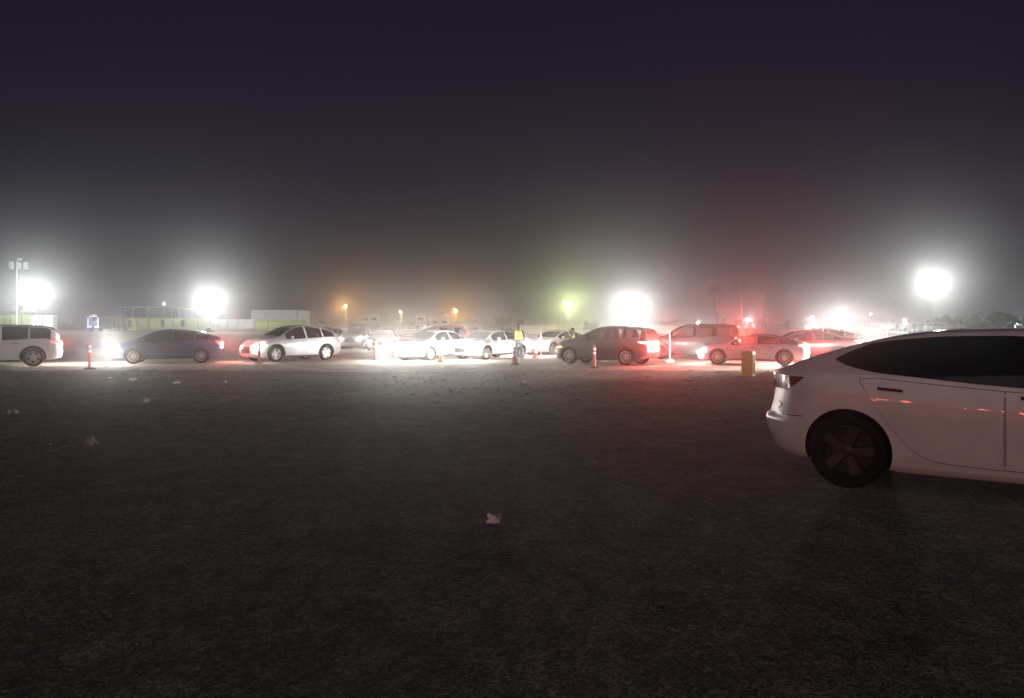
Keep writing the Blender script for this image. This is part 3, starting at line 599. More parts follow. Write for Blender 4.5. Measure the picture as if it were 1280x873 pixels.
fence_panels('windscreen_fence', 'yellow green fabric screen fence under the tall pipe frames', 'fence', 155, 262, 397.5, 132, M['banner'], 7)
fence_panels('board_fence', 'white board fence glowing beside the left central floodlight', 'fence', 263, 318, 399, 131, M['whitewall'], 5)
fence_panels('banner_fence', 'yellow green banner fence in front of the white containers', 'fence', 320, 382, 400.5, 130, M['banner'], 4)
for px, lab in ((162, 'dark narrow poster at the left end of the yellow green screen fence'), (203, 'dark narrow poster in the middle of the yellow green screen fence'), (228, 'faded narrow poster right of the middle one on the screen fence')):
    o = MB(); o.box((0, 0, 0), (.62, .02, 1.15)); p = o.build('poster', M['bannerdark'], None); p.location = (wx(px, 131.8), 131.86, wz(404.5, 132)); tag(p, lab, 'poster')
# pipe frames (batting cages) behind the screen
Y = 137
for a, b, top, lab in ((150, 156, 384, 'thin narrow pipe frame at the left end of the row'), (166, 184, 383.5, 'bright wide pipe frame nearest the left end of the row'), (187, 204, 384, 'bright wide pipe frame second in the row of wide ones'), (206, 214, 384, 'narrow pipe frame right after the two wide bright ones'), (215, 223, 384.5, 'narrow pipe frame in the middle of the three close ones'), (224, 231, 385, 'narrow pipe frame third of the three close ones'), (233, 240, 386, 'dim narrow pipe frame nearest the left central floodlight')):
    x0, x1 = wx(a, Y), wx(b, Y); H = wz(top, Y) - gz(Y); L = x1 - x0; r = .085 if b - a > 12 else .05
    t = thing('pipe_frame', lab, 'frame', ((x0 + x1) / 2, Y, gz(Y)), 0, 'pipe frames behind the screen fence')
    for sx in (-.5, .5):
        m = MB(); m.tube((sx * L, 0, 0), (sx * L, 0, H), r); m.build('post', M['metalbox'], t, 40)
        m = MB(); m.tube((sx * L, 0, H - .1), (sx * L, 3.5, H - .1), r * .7); m.build('side_rail', M['metalbox'], t, 40)
    m = MB(); m.tube((-.5 * L, 0, H), (.5 * L, 0, H), r); m.build('crossbar', M['metalbox'], t, 40)
    if b - a > 12: m = MB(); m.tube((-.5 * L, 0, H * .58), (.5 * L, 0, H * .58), .03); m.build('rail', M['metalbox'], t, 40)
def chain_fence(px0, px1, top, Y, n, label):
    x0, x1 = wx(px0, Y), wx(px1, Y); z0 = gz(Y); H = wz(top, Y) - z0; L = x1 - x0
    t = thing('chain_link_fence', label, 'fence', ((x0 + x1) / 2, Y, z0))
    for k in range(n + 1):
        p = MB(); p.tube((-L / 2 + L * k / n, 0, 0), (-L / 2 + L * k / n, 0, H), .045); p.build('post', M['metalbox'], t, 40)
    p = MB()
    for zz in (.1, H - .05): p.tube((-L / 2, 0, zz), (L / 2, 0, zz), .03)
    p.build('rail', M['metalbox'], t)
    p = MB(); s = .35; 
    for k in range(int(-H / s) - 1, int(L / s) + 1):
        for sg in (1, -1):
            a, b = k * s, k * s + H; za, zb = (0, H) if sg > 0 else (H, 0)
            if a < 0: za += (zb - za) * (-a / H); a = 0
            if b > L: zb = za + (zb - za) * ((L - a) / max(.01, b - a)); b = L
            if b - a > .05: p.tube((a - L / 2, 0, za), (b - L / 2, 0, zb), .008, n=3)
    p.build('wire_mesh', M['steel'], t); return t
chain_fence(134, 152, 395, 130, 3, 'short chain link fence left of the yellow green screen fence')
chain_fence(390, 540, 402, 140, 14, 'long chain link fence behind the cars facing the camera')
chain_fence(1078, 1146, 404.5, 118, 6, 'low chain link fence on the right below the tallest floodlight')
# scaffold stage at the foot of the right tower
Y = 101; x0, x1 = wx(1148, Y), wx(1184, Y); H = wz(404, Y) - gz(Y)
t = thing('scaffold_frame', 'pale pipe railing at the foot of the tallest floodlight tower', 'frame', ((x0 + x1) / 2, Y, gz(Y)))
for sx in (-.5, 0, .5):
    for yy in (0, 1.6): m = MB(); m.tube((sx * (x1 - x0), yy, 0), (sx * (x1 - x0), yy, H), .05); m.build('post', M['metalbox'], t, 40)
m = MB()
for zz in (H, H * .66): m.tube(((x0 - x1) / 2, 0, zz), ((x1 - x0) / 2, 0, zz), .045); m.tube(((x0 - x1) / 2, 1.6, zz), ((x1 - x0) / 2, 1.6, zz), .045)
m.build('rail', M['metalbox'], t, 40)
m = MB(); m.box((0, .8, H * .5), (x1 - x0, 1.5, .08)); m.build('deck', M['metalbox'], t)

def container(px0, px1, top, Y, label, grp=None, doors=False):
    x0, x1 = wx(px0, Y), wx(px1, Y); z0 = gz(Y); H = wz(top, Y) - z0; L = x1 - x0
    t = thing('shipping_container', label, 'container', ((x0 + x1) / 2, Y + 1.2, z0), 0, grp)
    m = MB(); n = int(L / .28); P = []                     # corrugated front
    for k in range(n + 1):
        for zz in (.15, H - .12): P.append((-L / 2 + .06 + (L - .12) * k / n, -1.2 + (.05 if (k // 2) % 2 else 0), zz))
    m.add(P, [(2 * k, 2 * k + 2, 2 * k + 3, 2 * k + 1) for k in range(n)])
    m.box((0, .03, H / 2), (L - .1, 2.28, H - .2)); m.build('wall', M['container'], t)
    m = MB()
    for zz in (.08, H - .06): m.box((0, 0, zz), (L, 2.44, .13))
    for sx in (-1, 1):
        for sy in (-1, 1): m.box((sx * (L / 2 - .06), sy * 1.16, H / 2), (.13, .13, H))
    m.build('frame', M['container'], t)
    if doors:
        for sx in (-.5, .5):
            d = MB(); d.box((sx * L * .46, -1.26, H / 2), (L * .44, .05, H * .86)); do = d.build('door', M['container'], t, None, .01)
            b = MB()
            for q in (-.12, .12): b.tube((sx * L * .46 + q * L, -1.31, .25), (sx * L * .46 + q * L, -1.31, H - .2), .025)
            b.build('lock_rod', M['steel'], do, 40)
    return t
container(314, 371, 388, 138, 'long white shipping container behind the banner fence')
container(372.5, 387, 388.5, 136, 'short end of a pale container with two doors, right of the long one', doors=True)
# canopy, low wall and portable toilets at the far left
Y = 122; x0, x1 = wx(-30, Y), wx(28, Y)
t = thing('canopy_tent', 'white canopy roof below the tall light pole at the far left', 'tent', ((x0 + x1) / 2, Y + 2, gz(Y)))
H = wz(389, Y) - gz(Y); L = x1 - x0; m = MB()
P = [(-L/2, -2, H), (L/2, -2, H), (L/2, 2, H), (-L/2, 2, H), (-L/2 + 1, 0, H + .95), (L/2 - 1, 0, H + .95)]
m.add(P, [(0, 1, 5, 4), (2, 3, 4, 5), (1, 2, 5), (3, 0, 4)]); m.box((0, -2, H - .12), (L, .03, .28)); m.box((0, 2, H - .12), (L, .03, .28)); m.build('roof', M['canvas'], t)
for sx in (-.5, 0, .5):
    for sy in (-1.95, 1.95): m = MB(); m.tube((sx * (L - .1), sy, 0), (sx * (L - .1), sy, H), .04); m.build('post', M['steel'], t, 40)
fence_panels('screen_wall', 'pale yellow screen wall under the white canopy at the far left', 'fence', -30, 40, 393, 119, M['banner'], 5)
for px0, px1, lab in ((43, 54.5, 'white portable toilet nearer the far left floodlight, left of its twin'), (57.5, 69, 'white portable toilet right of its twin near the far left floodlight')):
    Y = 117; w = wx(px1, Y) - wx(px0, Y); H = wz(394, Y) - gz(Y); t = thing('portable_toilet', lab, 'portable toilet', (wx((px0 + px1) / 2, Y), Y, gz(Y)), 0, 'portable toilets')
    m = MB(); m.box((0, 0, H * .46), (w, w, H * .92)); m.build('cabin', M['whitewall'], t, None, .03)
    m = MB(); m.box((0, 0, H * .955), (w * 1.06, w * 1.06, H * .07), taper=.8); m.build('roof', M['canvas'], t, None, .02)
    m = MB(); m.box((0, -w / 2 - .02, H * .46), (w * .66, .04, H * .8)); d = m.build('door', M['metalbox'], t, None, .01); m = MB(); m.box((w * .24, -w / 2 - .06, H * .48), (.05, .05, .2)); m.build('handle', M['dark'], d)
    m = MB(); m.tube((w * .3, w * .3, H * .9), (w * .3, w * .3, H * 1.12), .05); m.build('vent_pipe', M['dark'], t, 40)
# food truck outlined in blue white light
Y = 126; x0, x1 = wx(110.5, Y), wx(124, Y); L = x1 - x0; H = wz(394.5, Y) - gz(Y)
t = thing('food_truck', 'small truck outlined in blue white light strips, far left of the screen fence', 'truck', ((x0 + x1) / 2, Y, gz(Y)))
m = MB(); m.box((0, 2, H * .56), (L, 4.4, H * .8)); m.build('body', M['blue'], t, None, .06)
m = MB(); m.box((0, -.22, H * .68), (L * .76, .03, H * .3)); m.build('windscreen', M['blackglass'], t)
for sx in (-.5, .5):
    m = MB(); m.box((sx * L * .94, -.24, H * .55), (.09, .05, H * .66)); m.build('light_strip', M['ledstrip'], t)
    m = MB(); m.lathe([(.1, -.12), (.38, -.12), (.4, 0), (.38, .12), (.1, .12)], 20, 'x' if 0 else 'y', c=(sx * L * .8, .8, .4), closed=True); m.build('wheel', M['tyre'], t, 40)
    m = MB(); m.box((sx * L * .6, -.24, H * .3), (.5, .05, .22)); m.build('headlight', M['ledstrip'], t)
m = MB(); m.box((0, -.24, H * .93), (L * .8, .05, .09)); m.build('light_strip', M['ledstrip'], t)
m = MB(); m.box((0, .1, H * 1.02), (L * .4, .3, .2)); m.build('roof_light', M['ledred'], t, None, .03)
lamp((0, -1.0, H * .6), 6, (.6, .68, 1), t, .2)
# parked trucks and caravans beyond the fence
def caravan(px0, px1, top, Y, label, kind='box'):
    x0, x1 = wx(px0, Y), wx(px1, Y); L = x1 - x0; z0 = gz(Y); H = wz(top, Y) - z0; D = 2.3
    t = thing('parked_' + {'box': 'truck', 'rv': 'caravan', 'flat': 'trailer'}[kind], label, {'box': 'truck', 'rv': 'caravan', 'flat': 'trailer'}[kind], ((x0 + x1) / 2, Y + 1.2, z0))
    m = MB(); m.box((0, 0, H * .58), (L, D, H * .74)); m.build('body', M['canvas'], t, None, .10)
    n = max(1, int(L / 1.3))
    if kind != 'flat':
        for k in range(n):
            w = MB(); w.box((-L / 2 + L * (k + .5) / n, -D / 2 - .01, H * .68), (L / n * .55, .04, H * .2)); w.build('window', M['blackglass'], t, None, .01)
    for sx in (-.32, .32):
        w = MB(); w.lathe([(.12, -.12), (.34, -.12), (.37, 0), (.34, .12), (.12, .12)], 18, 'y', c=(sx * L, -D / 2 + .16, .37), closed=True); w.build('wheel', M['tyre'], t, 40)
    m = MB(); m.box((0, 0, H * .19), (L * .94, D * .8, .16)); m.build('chassis', M['dark'], t)
    m = MB(); m.box((0, 0, H * .97), (L * .3, D * .4, H * .05)); m.build('roof_vent', M['metalbox'], t, None, .03)
caravan(395, 411, 398, 152, 'small white box truck just right of the container with doors')
caravan(452, 473, 393, 156, 'white caravan with windows above the grey utility car facing the camera', 'rv')
caravan(519, 533, 393, 158, 'tall white box truck above the roof of the red car')
caravan(538, 561, 398.5, 150, 'low white caravan beside the tall white box truck', 'rv')
caravan(562, 600, 402.5, 148, 'long low white trailer under the right hand orange street lamp', 'flat')
# cream barrier walls
for a, b, top, Y, n, lab in ((642, 858, 406.8, 108, 12, 'long cream barrier wall behind the dark crossover and the standing person'), (938, 1012, 411.5, 92, 4, 'shorter cream barrier wall behind the silver fastback sedan'), (858, 945, 410.2, 100, 5, 'low cream barrier wall above the black utility car roof')):
    x0, x1 = wx(a, Y), wx(b, Y); z0 = gz(Y); H = wz(top, Y) - z0; L = x1 - x0
    t = thing('barrier_wall', lab, 'wall', ((x0 + x1) / 2, Y, z0), 0, 'cream barrier walls')
    for k in range(n):
        m = MB(); m.box((-L / 2 + L * (k + .5) / n, 0, H / 2), (L / n - .03, .22, H)); m.box((-L / 2 + L * (k + .5) / n, 0, .12), (L / n - .03, .5, .24), taper=.7); m.build('panel', M['wall'], t, None, .015)

# ------------------------------------------------------------------ trees
def leaf_cloud(name, blobs, n, size, m, parent):
    me = bpy.data.meshes.new(name); Vv = []; Ff = []
    for _ in range(n):
        b = random.choices(blobs, [q[3] ** 2 for q in blobs])[0]
        d = Vector((random.gauss(0, 1), random.gauss(0, 1), random.gauss(0, 1))).normalized() * b[3] * (random.random() ** .4)
        c = Vector(b[:3]) + Vector((d.x, d.y, d.z * .8)); 
        if noise.noise(c * (1.4 / size ** .3)) < -.18: continue
        u = Vector((random.gauss(0, 1), random.gauss(0, 1), random.gauss(0, 1))).normalized(); w = u.orthogonal().normalized(); s = size * random.uniform(.6, 1.3); k = len(Vv)
        Vv += [c - u * s, c + w * s * .5, c + u * s, c - w * s * .5]; Ff.append((k, k + 1, k + 2, k + 3))
    me.from_pydata(Vv, [], Ff); me.materials.append(m); o = bpy.data.objects.new(name, me); COL.objects.link(o); o.parent = parent; return o
def tree(px, top, base_px_w, Y, label, m='leaf', n=2600, nm='leafy_tree', cat='tree', group=None, trunk=True, z_low=.25):
    x, g0 = wx(px, Y), gz(Y); H = wz(top, Y) - g0; w = base_px_w / F_PX * Y
    t = thing(nm, label, cat, (x, Y, g0), 0, group); bl = []
    for k in range(9):
        bl.append((random.uniform(-.36, .36) * w, random.uniform(-.3, .3) * w, H * random.uniform(z_low + .2, .80), min(w * .25, H * .28) * random.uniform(.7, 1.15)))
    leaf_cloud('crown', bl, n, max(.10, w * .030), M[m], t)
    tr = MB()
    tr.tube((0, 0, 0), (0, 0, H * .45), max(.06, H * .035), max(.04, H * .022), 8)
    for b in bl[:5]: tr.tube((0, 0, H * .38), b[:3], max(.03, H * .015), .02, 6)
    tr.build('trunk', M['bark'], t, 60); return t
G = 'trees at the far right'
tree(1222, 390, 44, 112, 'dark round tree left in the clump at the far right', n=5200, group=G, z_low=.1)
tree(1250, 389.5, 42, 112, 'dark round tree right in the clump at the far right', n=5200, group=G, z_low=.1)
tree(1281, 391, 20, 116, 'tree cut off by the right edge of the photo', n=2500, group=G, z_low=.1)
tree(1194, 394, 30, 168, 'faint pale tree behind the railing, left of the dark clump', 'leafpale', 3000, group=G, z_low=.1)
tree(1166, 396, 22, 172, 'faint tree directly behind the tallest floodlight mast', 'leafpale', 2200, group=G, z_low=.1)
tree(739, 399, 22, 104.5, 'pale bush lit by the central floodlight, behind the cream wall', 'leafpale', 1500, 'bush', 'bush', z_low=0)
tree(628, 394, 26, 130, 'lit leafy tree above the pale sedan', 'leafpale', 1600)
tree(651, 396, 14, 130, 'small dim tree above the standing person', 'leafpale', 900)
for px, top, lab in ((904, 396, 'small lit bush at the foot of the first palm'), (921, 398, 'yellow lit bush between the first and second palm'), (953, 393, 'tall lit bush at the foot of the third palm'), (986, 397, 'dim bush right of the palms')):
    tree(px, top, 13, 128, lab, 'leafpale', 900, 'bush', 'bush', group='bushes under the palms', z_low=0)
def palm(px, top, Y, label, seed):
    rnd = random.Random(seed); x, g0 = wx(px, Y), gz(Y); H = wz(top, Y) - g0
    t = thing('palm_tree', label, 'palm', (x, Y, g0), 0, 'palm trees'); m = MB(); pts = [(.25 * math.sin(k * .5 + seed), .1 * k / 8, H * k / 8) for k in range(9)]
    for a, b, k in zip(pts, pts[1:], range(8)): m.tube(a, b, .24 - .012 * k, .24 - .012 * (k + 1))
    m.build('trunk', M['bark'], t, 60)
    f = MB(); top_ = Vector(pts[-1])
    for k in range(34):
        az = rnd.random() * 6.283; el = rnd.uniform(-.5, 1.2); L = rnd.uniform(1.5, 2.3); p = top_; d = Vector((math.cos(az) * math.cos(el), math.sin(az) * math.cos(el), math.sin(el)))
        for s in range(6):
            q = p + d * L / 6; sd = d.cross(Vector((0, 0, 1))).normalized(); w = .32 * (1 - s / 6.5)
            for sg in (-1, 1): f.add([p, q, q + sd * w * sg - Vector((0, 0, .12)), p + sd * w * sg - Vector((0, 0, .1))], [(0, 1, 2, 3)])
            p = q; d = (d + Vector((0, 0, -.22))).normalized()
    f.build('crown', M['leafpale'], t)  # paler leaves put the washed-out look of haze into the crown colour
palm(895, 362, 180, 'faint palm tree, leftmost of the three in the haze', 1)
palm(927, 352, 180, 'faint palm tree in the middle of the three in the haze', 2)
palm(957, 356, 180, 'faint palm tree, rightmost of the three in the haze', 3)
# a far dark tree line closes the view
me = MB()
for k in range(90):
    a = -1.0 + 2.0 * k / 89; Yt = 300
    for q in range(60):
        c = Vector((Yt * math.tan(a * .62) + random.uniform(-4, 4), Yt + random.uniform(-4, 4), gz(Yt) + abs(random.gauss(0, 1)) * (1.2 + .9 * noise.noise(Vector((k * .3, 0, 0)))) + .2)); s = random.uniform(.5, 1.1)
        u = Vector((random.gauss(0, 1), random.gauss(0, .4), random.gauss(0, 1))).normalized(); w = u.orthogonal().normalized()
        me.add([c - u * s, c + w * s * .6, c + u * s, c - w * s * .6], [(0, 1, 2, 3)])
o = me.build('tree_line', M['leaf']); tag(o, kind='stuff')

# ------------------------------------------------------------------ posts, cones, bin
DP = 'delineator posts along the near edge of the dirt road'
def delineator(px, pt, pb, label, m='orange'):
    p = gp(px, pb); H = wz(pt, p.y) - p.z
    t = thing('delineator_post', label, 'post', p, 0, DP)
    b = MB(); b.lathe([(.001, 0), (.20, 0), (.20, .035), (.13, .065), (.065, .09), (.001, .09)], 20); b.build('base', M['rubber'], t, 40)
    b = MB(); b.lathe([(.001, .08), (.055, .08), (.055, H - .12), (.05, H - .06), (.035, H - .02), (.001, H)], 16); b.build('tube', M[m], t, 40)
    for zz in (.62, .80):
        b = MB(); b.lathe([(.056, H * zz), (.0575, H * zz), (.0575, H * zz + .085), (.056, H * zz + .085)], 16, closed=True); b.build('reflective_band', M['reflect'], t, 40)
    b = MB(); b.box((0, 0, H + .025), (.05, .03, .07)); b.build('grip', M[m], t, None, .008)
delineator(112, 428, 462, 'orange post standing between the silver utility car and the dark blue hatchback')
delineator(324, 429, 455, 'orange post in front of the nose of the pale silver crossover')
delineator(470, 425, 451, 'thin orange post standing in the glare left of the white sedan')
delineator(743, 432, 461, 'orange post in front of the side of the dark plum crossover')
delineator(606, 410, 440, 'orange post tip showing above the hood of the pale sedan')
def thin_pole(px, pt, pb, label, Y):
    g0 = gz(Y); H = wz(pt, Y) - g0; t = thing('marker_pole', label, 'pole', (wx(px, Y), Y, g0), 0, 'white marker poles')
    b = MB(); b.tube((0, 0, .1), (0, 0, H), .028, n=10); b.build('pole', M['metalbox'], t, 40)
    b = MB(); b.box((0, 0, .06), (.42, .42, .12), taper=.7); b.build('base', M['whitewall'], t, None, .02)
thin_pole(837, 413, 450, 'white marker pole standing in front of the black utility car', 36.0)
thin_pole(676, 411, 446, 'white marker pole between the standing person and the arched white sedan', 41)
thin_pole(1029, 393, 440, 'tall white pole left of the tail of the parked white saloon', 42)
thin_pole(432, 404, 420, 'thin white pole under the left hand orange street lamp', 75)
thin_pole(449, 402, 420, 'thin white pole beside the grey utility car facing the camera', 70)
thin_pole(1109, 412, 418, 'short white pole seen just over the back window of the white saloon', 62)
def cone(px, pt, pb, label):
    p = gp(px, pb); H = wz(pt, p.y) - p.z; t = thing('traffic_cone', label, 'cone', p, random.random(), 'orange traffic cones')
    b = MB(); b.box((0, 0, .02), (.36, .36, .04)); b.build('base', M['rubber'], t, None, .012)
    b = MB(); b.lathe([(.14, .04), (.15, .05), (.10, H * .35), (.035, H * .96), (.028, H), (.018, H), (.02, H * .9)], 20); b.build('cone_body', M['orange'], t, 40)
    for za, zb in ((.50, .66), (.76, .86)):
        ra_, rb_ = .10 + (.035 - .10) * (za - .35) / .61 + .002, .10 + (.035 - .10) * (zb - .35) / .61 + .002
        b = MB(); b.lathe([(ra_, H * za), (ra_ + .002, H * za), (rb_ + .002, H * zb), (rb_, H * zb)], 20, closed=True); b.build('reflective_collar', M['reflect'], t, 40)
cone(551, 437, 453, 'small orange cone in front of the washed out white sedan')
cone(643, 434, 456, 'orange cone at the feet of the standing person in the vest')
cone(670, 435, 447, 'faded distant cone in front of the arched white sedan')
# yellow bin
p = gp(935.5, 470.5); H = wz(440.5, p.y) - p.z; t = thing('yellow_bin', 'square yellow bin standing in front of the silver fastback sedan', 'bin', p, R(56))
W_ = .36; m = MB(); m.box((0, 0, H / 2), (W_, W_, H), taper=1.02); m.build('body', M['yellow'], t, None, .02)
m = MB(); m.box((0, 0, H + .012), (W_ * 1.08, W_ * 1.08, .03)); m.box((0, 0, H + .03), (W_ * .7, W_ * .7, .02)); m.build('lid', M['yellow'], t, None, .01)
m = MB()
for k in (-1, 1): m.box((k * W_ * .25, -W_ / 2 - .012, H * .5), (.03, .014, H * .8)); m.box((-W_ / 2 - .012, k * W_ * .25, H * .5), (.014, .03, H * .8))
m.build('rib', M['yellow'], t)

# ------------------------------------------------------------------ people
def skin_obj(name, pts, edges, rad, m, parent, sub=2):
    me = bpy.data.meshes.new(name); me.from_pydata(pts, edges, []); o = bpy.data.objects.new(name, me); COL.objects.link(o)
    md = o.modifiers.new('skin', 'SKIN'); md.use_smooth_shade = True
    for i, r in enumerate(rad):
        sv = me.skin_vertices[0].data[i]; sv.radius = (r, r) if not isinstance(r, tuple) else r; sv.use_root = (i == 0)
    s = o.modifiers.new('sub', 'SUBSURF'); s.levels = s.render_levels = sub
    dg = bpy.context.evaluated_depsgraph_get(); nm = bpy.data.meshes.new_from_object(o.evaluated_get(dg)); o.modifiers.clear(); o.data = nm; nm.materials.clear(); nm.materials.append(m); nm.shade_smooth()
    if parent: o.parent = parent
    return o
def person(loc, rz, Ht, label, step=.16, arms=((.30, .05, 1.12), (.27, -.12, .92))):
    t = thing('person', label, 'person', loc, rz, None); k = Ht / 1.75
    S_ = lambda P: [(a * k, b * k, c * k) for a, b, c in P]
    # figure faces -y; pelvis root
    P = [(0, 0, .95), (0, .01, 1.10), (0, .015, 1.28), (0, .01, 1.42), (0, -.005, 1.52), (0, -.02, 1.60), (0, -.02, 1.69)]
    E_ = [(0, 1), (1, 2), (2, 3), (3, 4), (4, 5), (5, 6)]; rad = [(.15, .11), (.14, .105), (.165, .115), (.12, .09), (.055, .055), (.078, .092), (.07, .085)]
    el, wr = arms; legs = []; hands = []
    for sd in (-1, 1):
        i = len(P); f = step * sd
        P += [(sd * .09, 0, .90), (sd * .105, f * .45 - .02, .50), (sd * .115, f, .09), (sd * .125, f - .13, .035)]; rad += [.088, .058, .042, .036]
        E_ += [(0, i), (i, i + 1), (i + 1, i + 2), (i + 2, i + 3)]
        j = len(P); P += [(sd * .19, .01, 1.40), (sd * el[0], el[1], el[2]), (sd * wr[0], wr[1], wr[2])]; rad += [.056, .042, .030]
        E_ += [(3, j), (j, j + 1), (j + 1, j + 2)]
        w = Vector(P[j + 2]); d = (w - Vector(P[j + 1])).normalized(); pm = w + d * .07; i0 = len(P); P.append(tuple(pm)); rad.append((.030, .018)); E_.append((j + 2, i0))
        for q, (off, L) in enumerate(((-.024, .062), (-.008, .075), (.008, .07), (.024, .055))):
            b = pm + d * .02 + Vector((0, off, 0)); tip = b + d * L + Vector((-sd * .018, 0, 0)); P += [tuple(b), tuple(tip)]; rad += [.009, .007]; E_ += [(i0, len(P) - 2), (len(P) - 2, len(P) - 1)]
        th = w + d * .03 + Vector((0, -.035, 0)); P += [tuple(th), tuple(th + d * .045 + Vector((-sd * .01, -.008, 0)))]; rad += [.010, .008]; E_ += [(j + 2, len(P) - 2), (len(P) - 2, len(P) - 1)]
        legs.append([(sd * .09, 0, .92), (sd * .105, f * .45 - .02, .50), (sd * .115, f, .085)])
    rad = [tuple(v * k for v in r) if isinstance(r, tuple) else r * k for r in rad]
    skin_obj('body', S_(P), E_, rad, M['skin'], t)
    m = MB()
    m.box((0, -.108 * k, 1.645 * k), (.028 * k, .03 * k, .05 * k), taper=.6)
    for sd in (-1, 1): m.box((sd * .083 * k, -.015 * k, 1.65 * k), (.018 * k, .03 * k, .06 * k))
    m.build('nose_and_ears', M['skin'], t, 60, .006)
    # trousers, jacket, vest, hair, shoes
    TP = [(0, 0, .98)] + legs[0] + legs[1]; skin_obj('trousers', S_(TP), [(0, 1), (1, 2), (2, 3), (0, 4), (4, 5), (5, 6)], [(.165 * k, .125 * k), .105 * k, .078 * k, .062 * k, .105 * k, .078 * k, .062 * k], M['jeans'], t)
    JP = [(0, .01, 1.02), (0, .015, 1.26), (0, .01, 1.42)]; JE = [(0, 1), (1, 2)]; JR = [(.168 * k, .128 * k), (.176 * k, .130 * k), (.13 * k, .10 * k)]
    for sd in (-1, 1):
        j = len(JP); a = Vector((sd * el[0], el[1], el[2])); b = Vector((sd * wr[0], wr[1], wr[2])); JP += [(sd * .19, .01, 1.40), tuple(a), tuple(b)]; JE += [(2, j), (j, j + 1), (j + 1, j + 2)]; JR += [.070 * k, .056 * k, .044 * k]
    skin_obj('jacket', S_(JP), JE, JR, M['jacket'], t)
    vo = skin_obj('vest', S_([(0, .01, .93), (0, .015, 1.10), (0, .016, 1.32), (0, .012, 1.50)]), [(0, 1), (1, 2), (2, 3)], [(.200 * k, .155 * k), (.200 * k, .155 * k), (.222 * k, .160 * k), (.175 * k, .120 * k)], M['vest'], t)
    for zz in (1.06, 1.25):
        m = MB(); n = 28; P = []
        for q in range(n):
            a = 2 * math.pi * q / n; r = 1.0
            for dz in (-.012, .012): P.append((.206 * k * math.cos(a), .012 * k + .163 * k * math.sin(a), (zz + dz) * k))
        m.add(P, [(2 * q, 2 * ((q + 1) % n), 2 * ((q + 1) % n) + 1, 2 * q + 1) for q in range(n)]); m.build('reflective_stripe', M['reflect'], vo, 60)
    h = bpy.data.meshes.new('hair'); bm = bmesh.new(); bmesh.ops.create_icosphere(bm, subdivisions=3, radius=.128 * k)
    for v in bm.verts:
        q = v.co.copy(); v.co += q.normalized() * .02 * k * noise.noise(q * 30 / k)
        if v.co.y < -.05 * k and v.co.z < .03 * k: v.co.y = -.05 * k
        v.co += Vector((0, .005, 1.675)) * k
    bm.to_mesh(h); bm.free(); h.materials.append(M['hair']); h.shade_smooth(); ho_ = bpy.data.objects.new('hair', h); COL.objects.link(ho_); ho_.parent = t
    for i, sd in enumerate((-1, 1)):
        f = step * sd; m = MB(); m.box((sd * .118 * k, (f - .055) * k, .045 * k), (.105 * k, .28 * k, .09 * k), taper=.8); m.build('shoe', M['shoe'], t, 60, .02)
    return t
p = Vector((wx(648.5, 38.0), 38.0, gz(38.0) + .012)); person(p, R(172), wz(405.5, 38.0) - p.z, 'person in a yellow vest with dark hair and grey trousers standing among the glaring cars', arms=((.29, .07, 1.14), (.25, -.10, .98)))
p = Vector((wx(716, 43.0), 43.0, gz(43.0) + .012)); person(p, R(70), wz(411, 43.0) - p.z, 'person in a yellow vest partly hidden behind the hood of the dark plum crossover')

# ------------------------------------------------------------------ litter and stones
def litter(px, py, wpx, label, m='paper', seed=1, flat=.35, fr=1.0):
    p = gp(px, py); s = wpx / F_PX * p.y; rnd = random.Random(seed); me = bpy.data.meshes.new('litter'); bm = bmesh.new(); n = 9
    g = [[None] * n for _ in range(n)]
    for i in range(n):
        for j in range(n):
            x, y = i / (n - 1) - .5, j / (n - 1) - .5; q = Vector((x * 3.2 + seed, y * 3.2, seed * .7)); ed = 1 + .35 * noise.noise(q * 1.3 + Vector((9, 0, 0)))
            g[i][j] = bm.verts.new((x * s * ed, y * s * fr * ed, s * flat * (.5 + .8 * noise.noise(q) + .35 * noise.noise(q * 2.6)) * (1 - 1.2 * (x * x + y * y)) + .012))
    for i in range(n - 1):
        for j in range(n - 1): bm.faces.new((g[i][j], g[i + 1][j], g[i + 1][j + 1], g[i][j + 1]))
    zmin = min(v.co.z for v in bm.verts)
    for v in bm.verts: v.co.z -= zmin - .004
    bm.to_mesh(me); bm.free(); me.materials.append(M[m]); o = bpy.data.objects.new('litter', me); COL.objects.link(o); md = o.modifiers.new('s', 'SOLIDIFY'); md.thickness = .003
    o.location = p; o.rotation_euler = (0, 0, rnd.random() * 6.28); return tag(o, label, 'litter', 'litter scattered on the dark ground')
# crumpled rag with curled ends in the middle of the foreground
p = gp(618, 655); rag = thing('crumpled_paper', 'pale crumpled paper with knobbly ends, the largest litter on the open ground', 'litter', p, 0, 'litter scattered on the dark ground')
s = p.y / F_PX
RP = [(0, 0, 4), (4, 0, 7), (8, 0, 12), (-5, 1, 9), (-8, 1, 13), (-5, -3, 3), (-10, -4, 2.5), (6, -2, 3)]
skin_obj('paper', [(a * s, b * s, c * s) for a, b, c in RP], [(0, 1), (1, 2), (0, 3), (3, 4), (0, 5), (5, 6), (0, 7)], [(5.5 * s, 4.5 * s), 5 * s, 2.2 * s, 3.2 * s, 2.8 * s, 3 * s, 2.6 * s, 4.0 * s], M['paper'], rag, 2)
for v in rag.children[0].data.vertices: v.co += Vector((noise.noise(v.co * 60), noise.noise(v.co * 60 + Vector((5, 0, 0))), noise.noise(v.co * 60 + Vector((0, 5, 0))))) * 1.6 * s
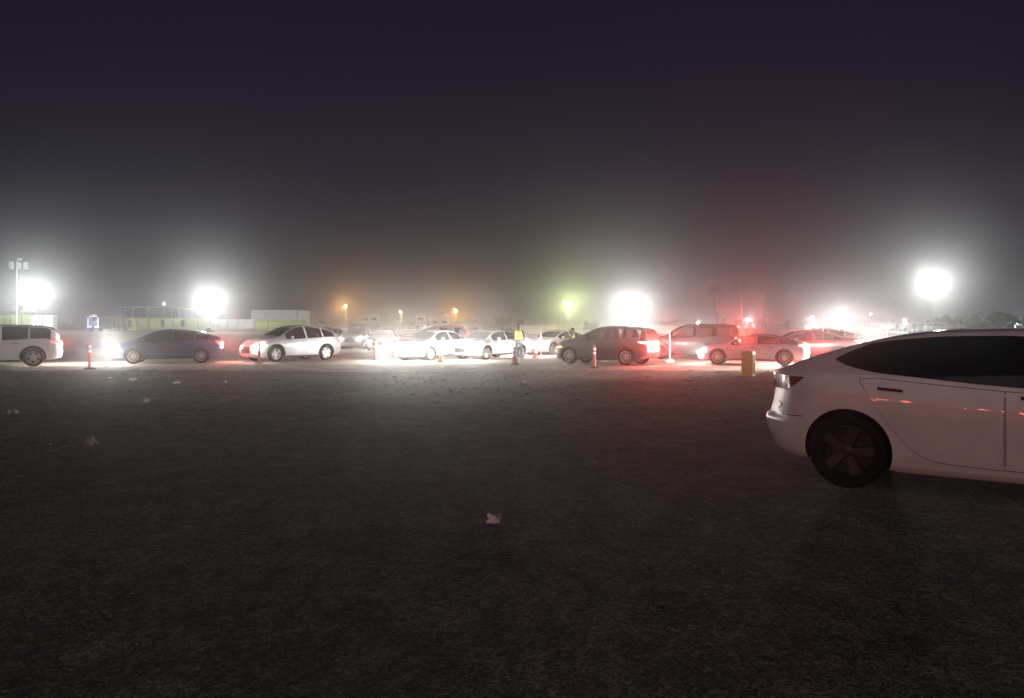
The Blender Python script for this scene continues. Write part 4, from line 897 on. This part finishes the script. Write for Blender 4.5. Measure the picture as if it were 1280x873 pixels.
LT = [(115, 559, 14, 'white crumpled paper sheet alone on the left foreground ground', 'paper', 1.1, .7), (14, 519.5, 22, 'flat pale wrapper at the left edge', 'paper', .35, .5), (107, 508, 11, 'greenish wrapper left of the torn wrapper pair', 'greenlit', .5, .7),
      (183, 504, 16, 'long torn wrapper, the upper of a close pair', 'paper', .4, .4), (172, 510, 9, 'tan scrap just below the long torn wrapper', 'tan', .6, .8), (166, 477, 8, 'white cup lid sized scrap in front of the hatchback front wheel', 'paper', .6, 1),
      (138, 473, 4, 'tiny white scrap right of the first orange post', 'paper', .4, 1), (221, 480, 8, 'white scrap under the rear wheel of the hatchback, left of another', 'paper', .5, 1), (229, 477, 6, 'flat scrap close behind the one under the hatchback rear wheel', 'tan', .3, .6),
      (282, 479, 4, 'tiny white scrap right of the hatchback', 'paper', .7, 1), (655, 481, 11, 'bright crumpled scrap below the standing person', 'paper', .6, .9), (63, 556, 4, 'tiny pale scrap left of the white crumpled sheet', 'paper', .4, 1),
      (605, 456, 6, 'flat white scrap at the road edge left of the orange cone', 'paper', .2, .6), (757, 453, 14, 'flat scrap lying at the road edge behind the orange post by the crossover', 'paper', .15, .5)]
for i, (px, py, w, lab, m, fl, fr) in enumerate(LT): litter(px, py, w, lab, m, 3 + i, fl, fr)
def pebbles(name, n, fx, fy, smin, smax):
    me = bpy.data.meshes.new(name); bm0 = bmesh.new(); bmesh.ops.create_icosphere(bm0, subdivisions=1, radius=1); bv = np.array([v.co[:] for v in bm0.verts]); bf = [[v.index for v in f.verts] for f in bm0.faces]; bm0.free()
    VV, FF = [], []; rg = np.random.default_rng(5 + n)
    for i in range(n):
        x, y = fx(), fy(); s = smin + (smax - smin) * random.random() ** 4; d = bv * (s * np.array([1.3, 1, .6])) * (1 + .25 * rg.standard_normal((len(bv), 1))); a = random.random() * 6.28
        c, q = math.cos(a), math.sin(a); d = np.stack([d[:, 0] * c - d[:, 1] * q, d[:, 0] * q + d[:, 1] * c, d[:, 2]], 1)
        zg = gz(y) + (.02 * noise.noise(Vector((x * .25, y * .25, 0))))
        VV.append(d + np.array([x, y, zg + s * .06])); FF += [[k + i * len(bv) for k in f] for f in bf]
    me.from_pydata(np.concatenate(VV).tolist(), [], FF); me.materials.append(M['stone']); o = bpy.data.objects.new(name, me); COL.objects.link(o); tag(o, kind='stuff'); return o
pebbles('gravel', 1500, lambda: random.uniform(-3.2, 3.2), lambda: random.uniform(2.6, 8), .003, .014)
pebbles('loose_stones', 9000, lambda: random.uniform(-24, 24), lambda: random.uniform(10, 30) if random.random() < .3 else random.uniform(18, 31), .008, .055)

# ------------------------------------------------------------------ the second queue behind the photographer, mirrored in the doors of the white saloon
B = build_car('waiting_car', 'grey car with red brake lights in the queue behind the camera', 'car', V(T_SEDAN, tunnel=False), 'grey', group='cars queueing behind the camera', tail='brakefar')
for i in range(22):
    c = B if i == 0 else copy_tree(B)
    c.location = (-52 + 2.6 * i, -17 - 4.5 * (i % 3) - i * .3, 0); c.rotation_euler = (0, 0, R(262 + 5 * (i % 3)))
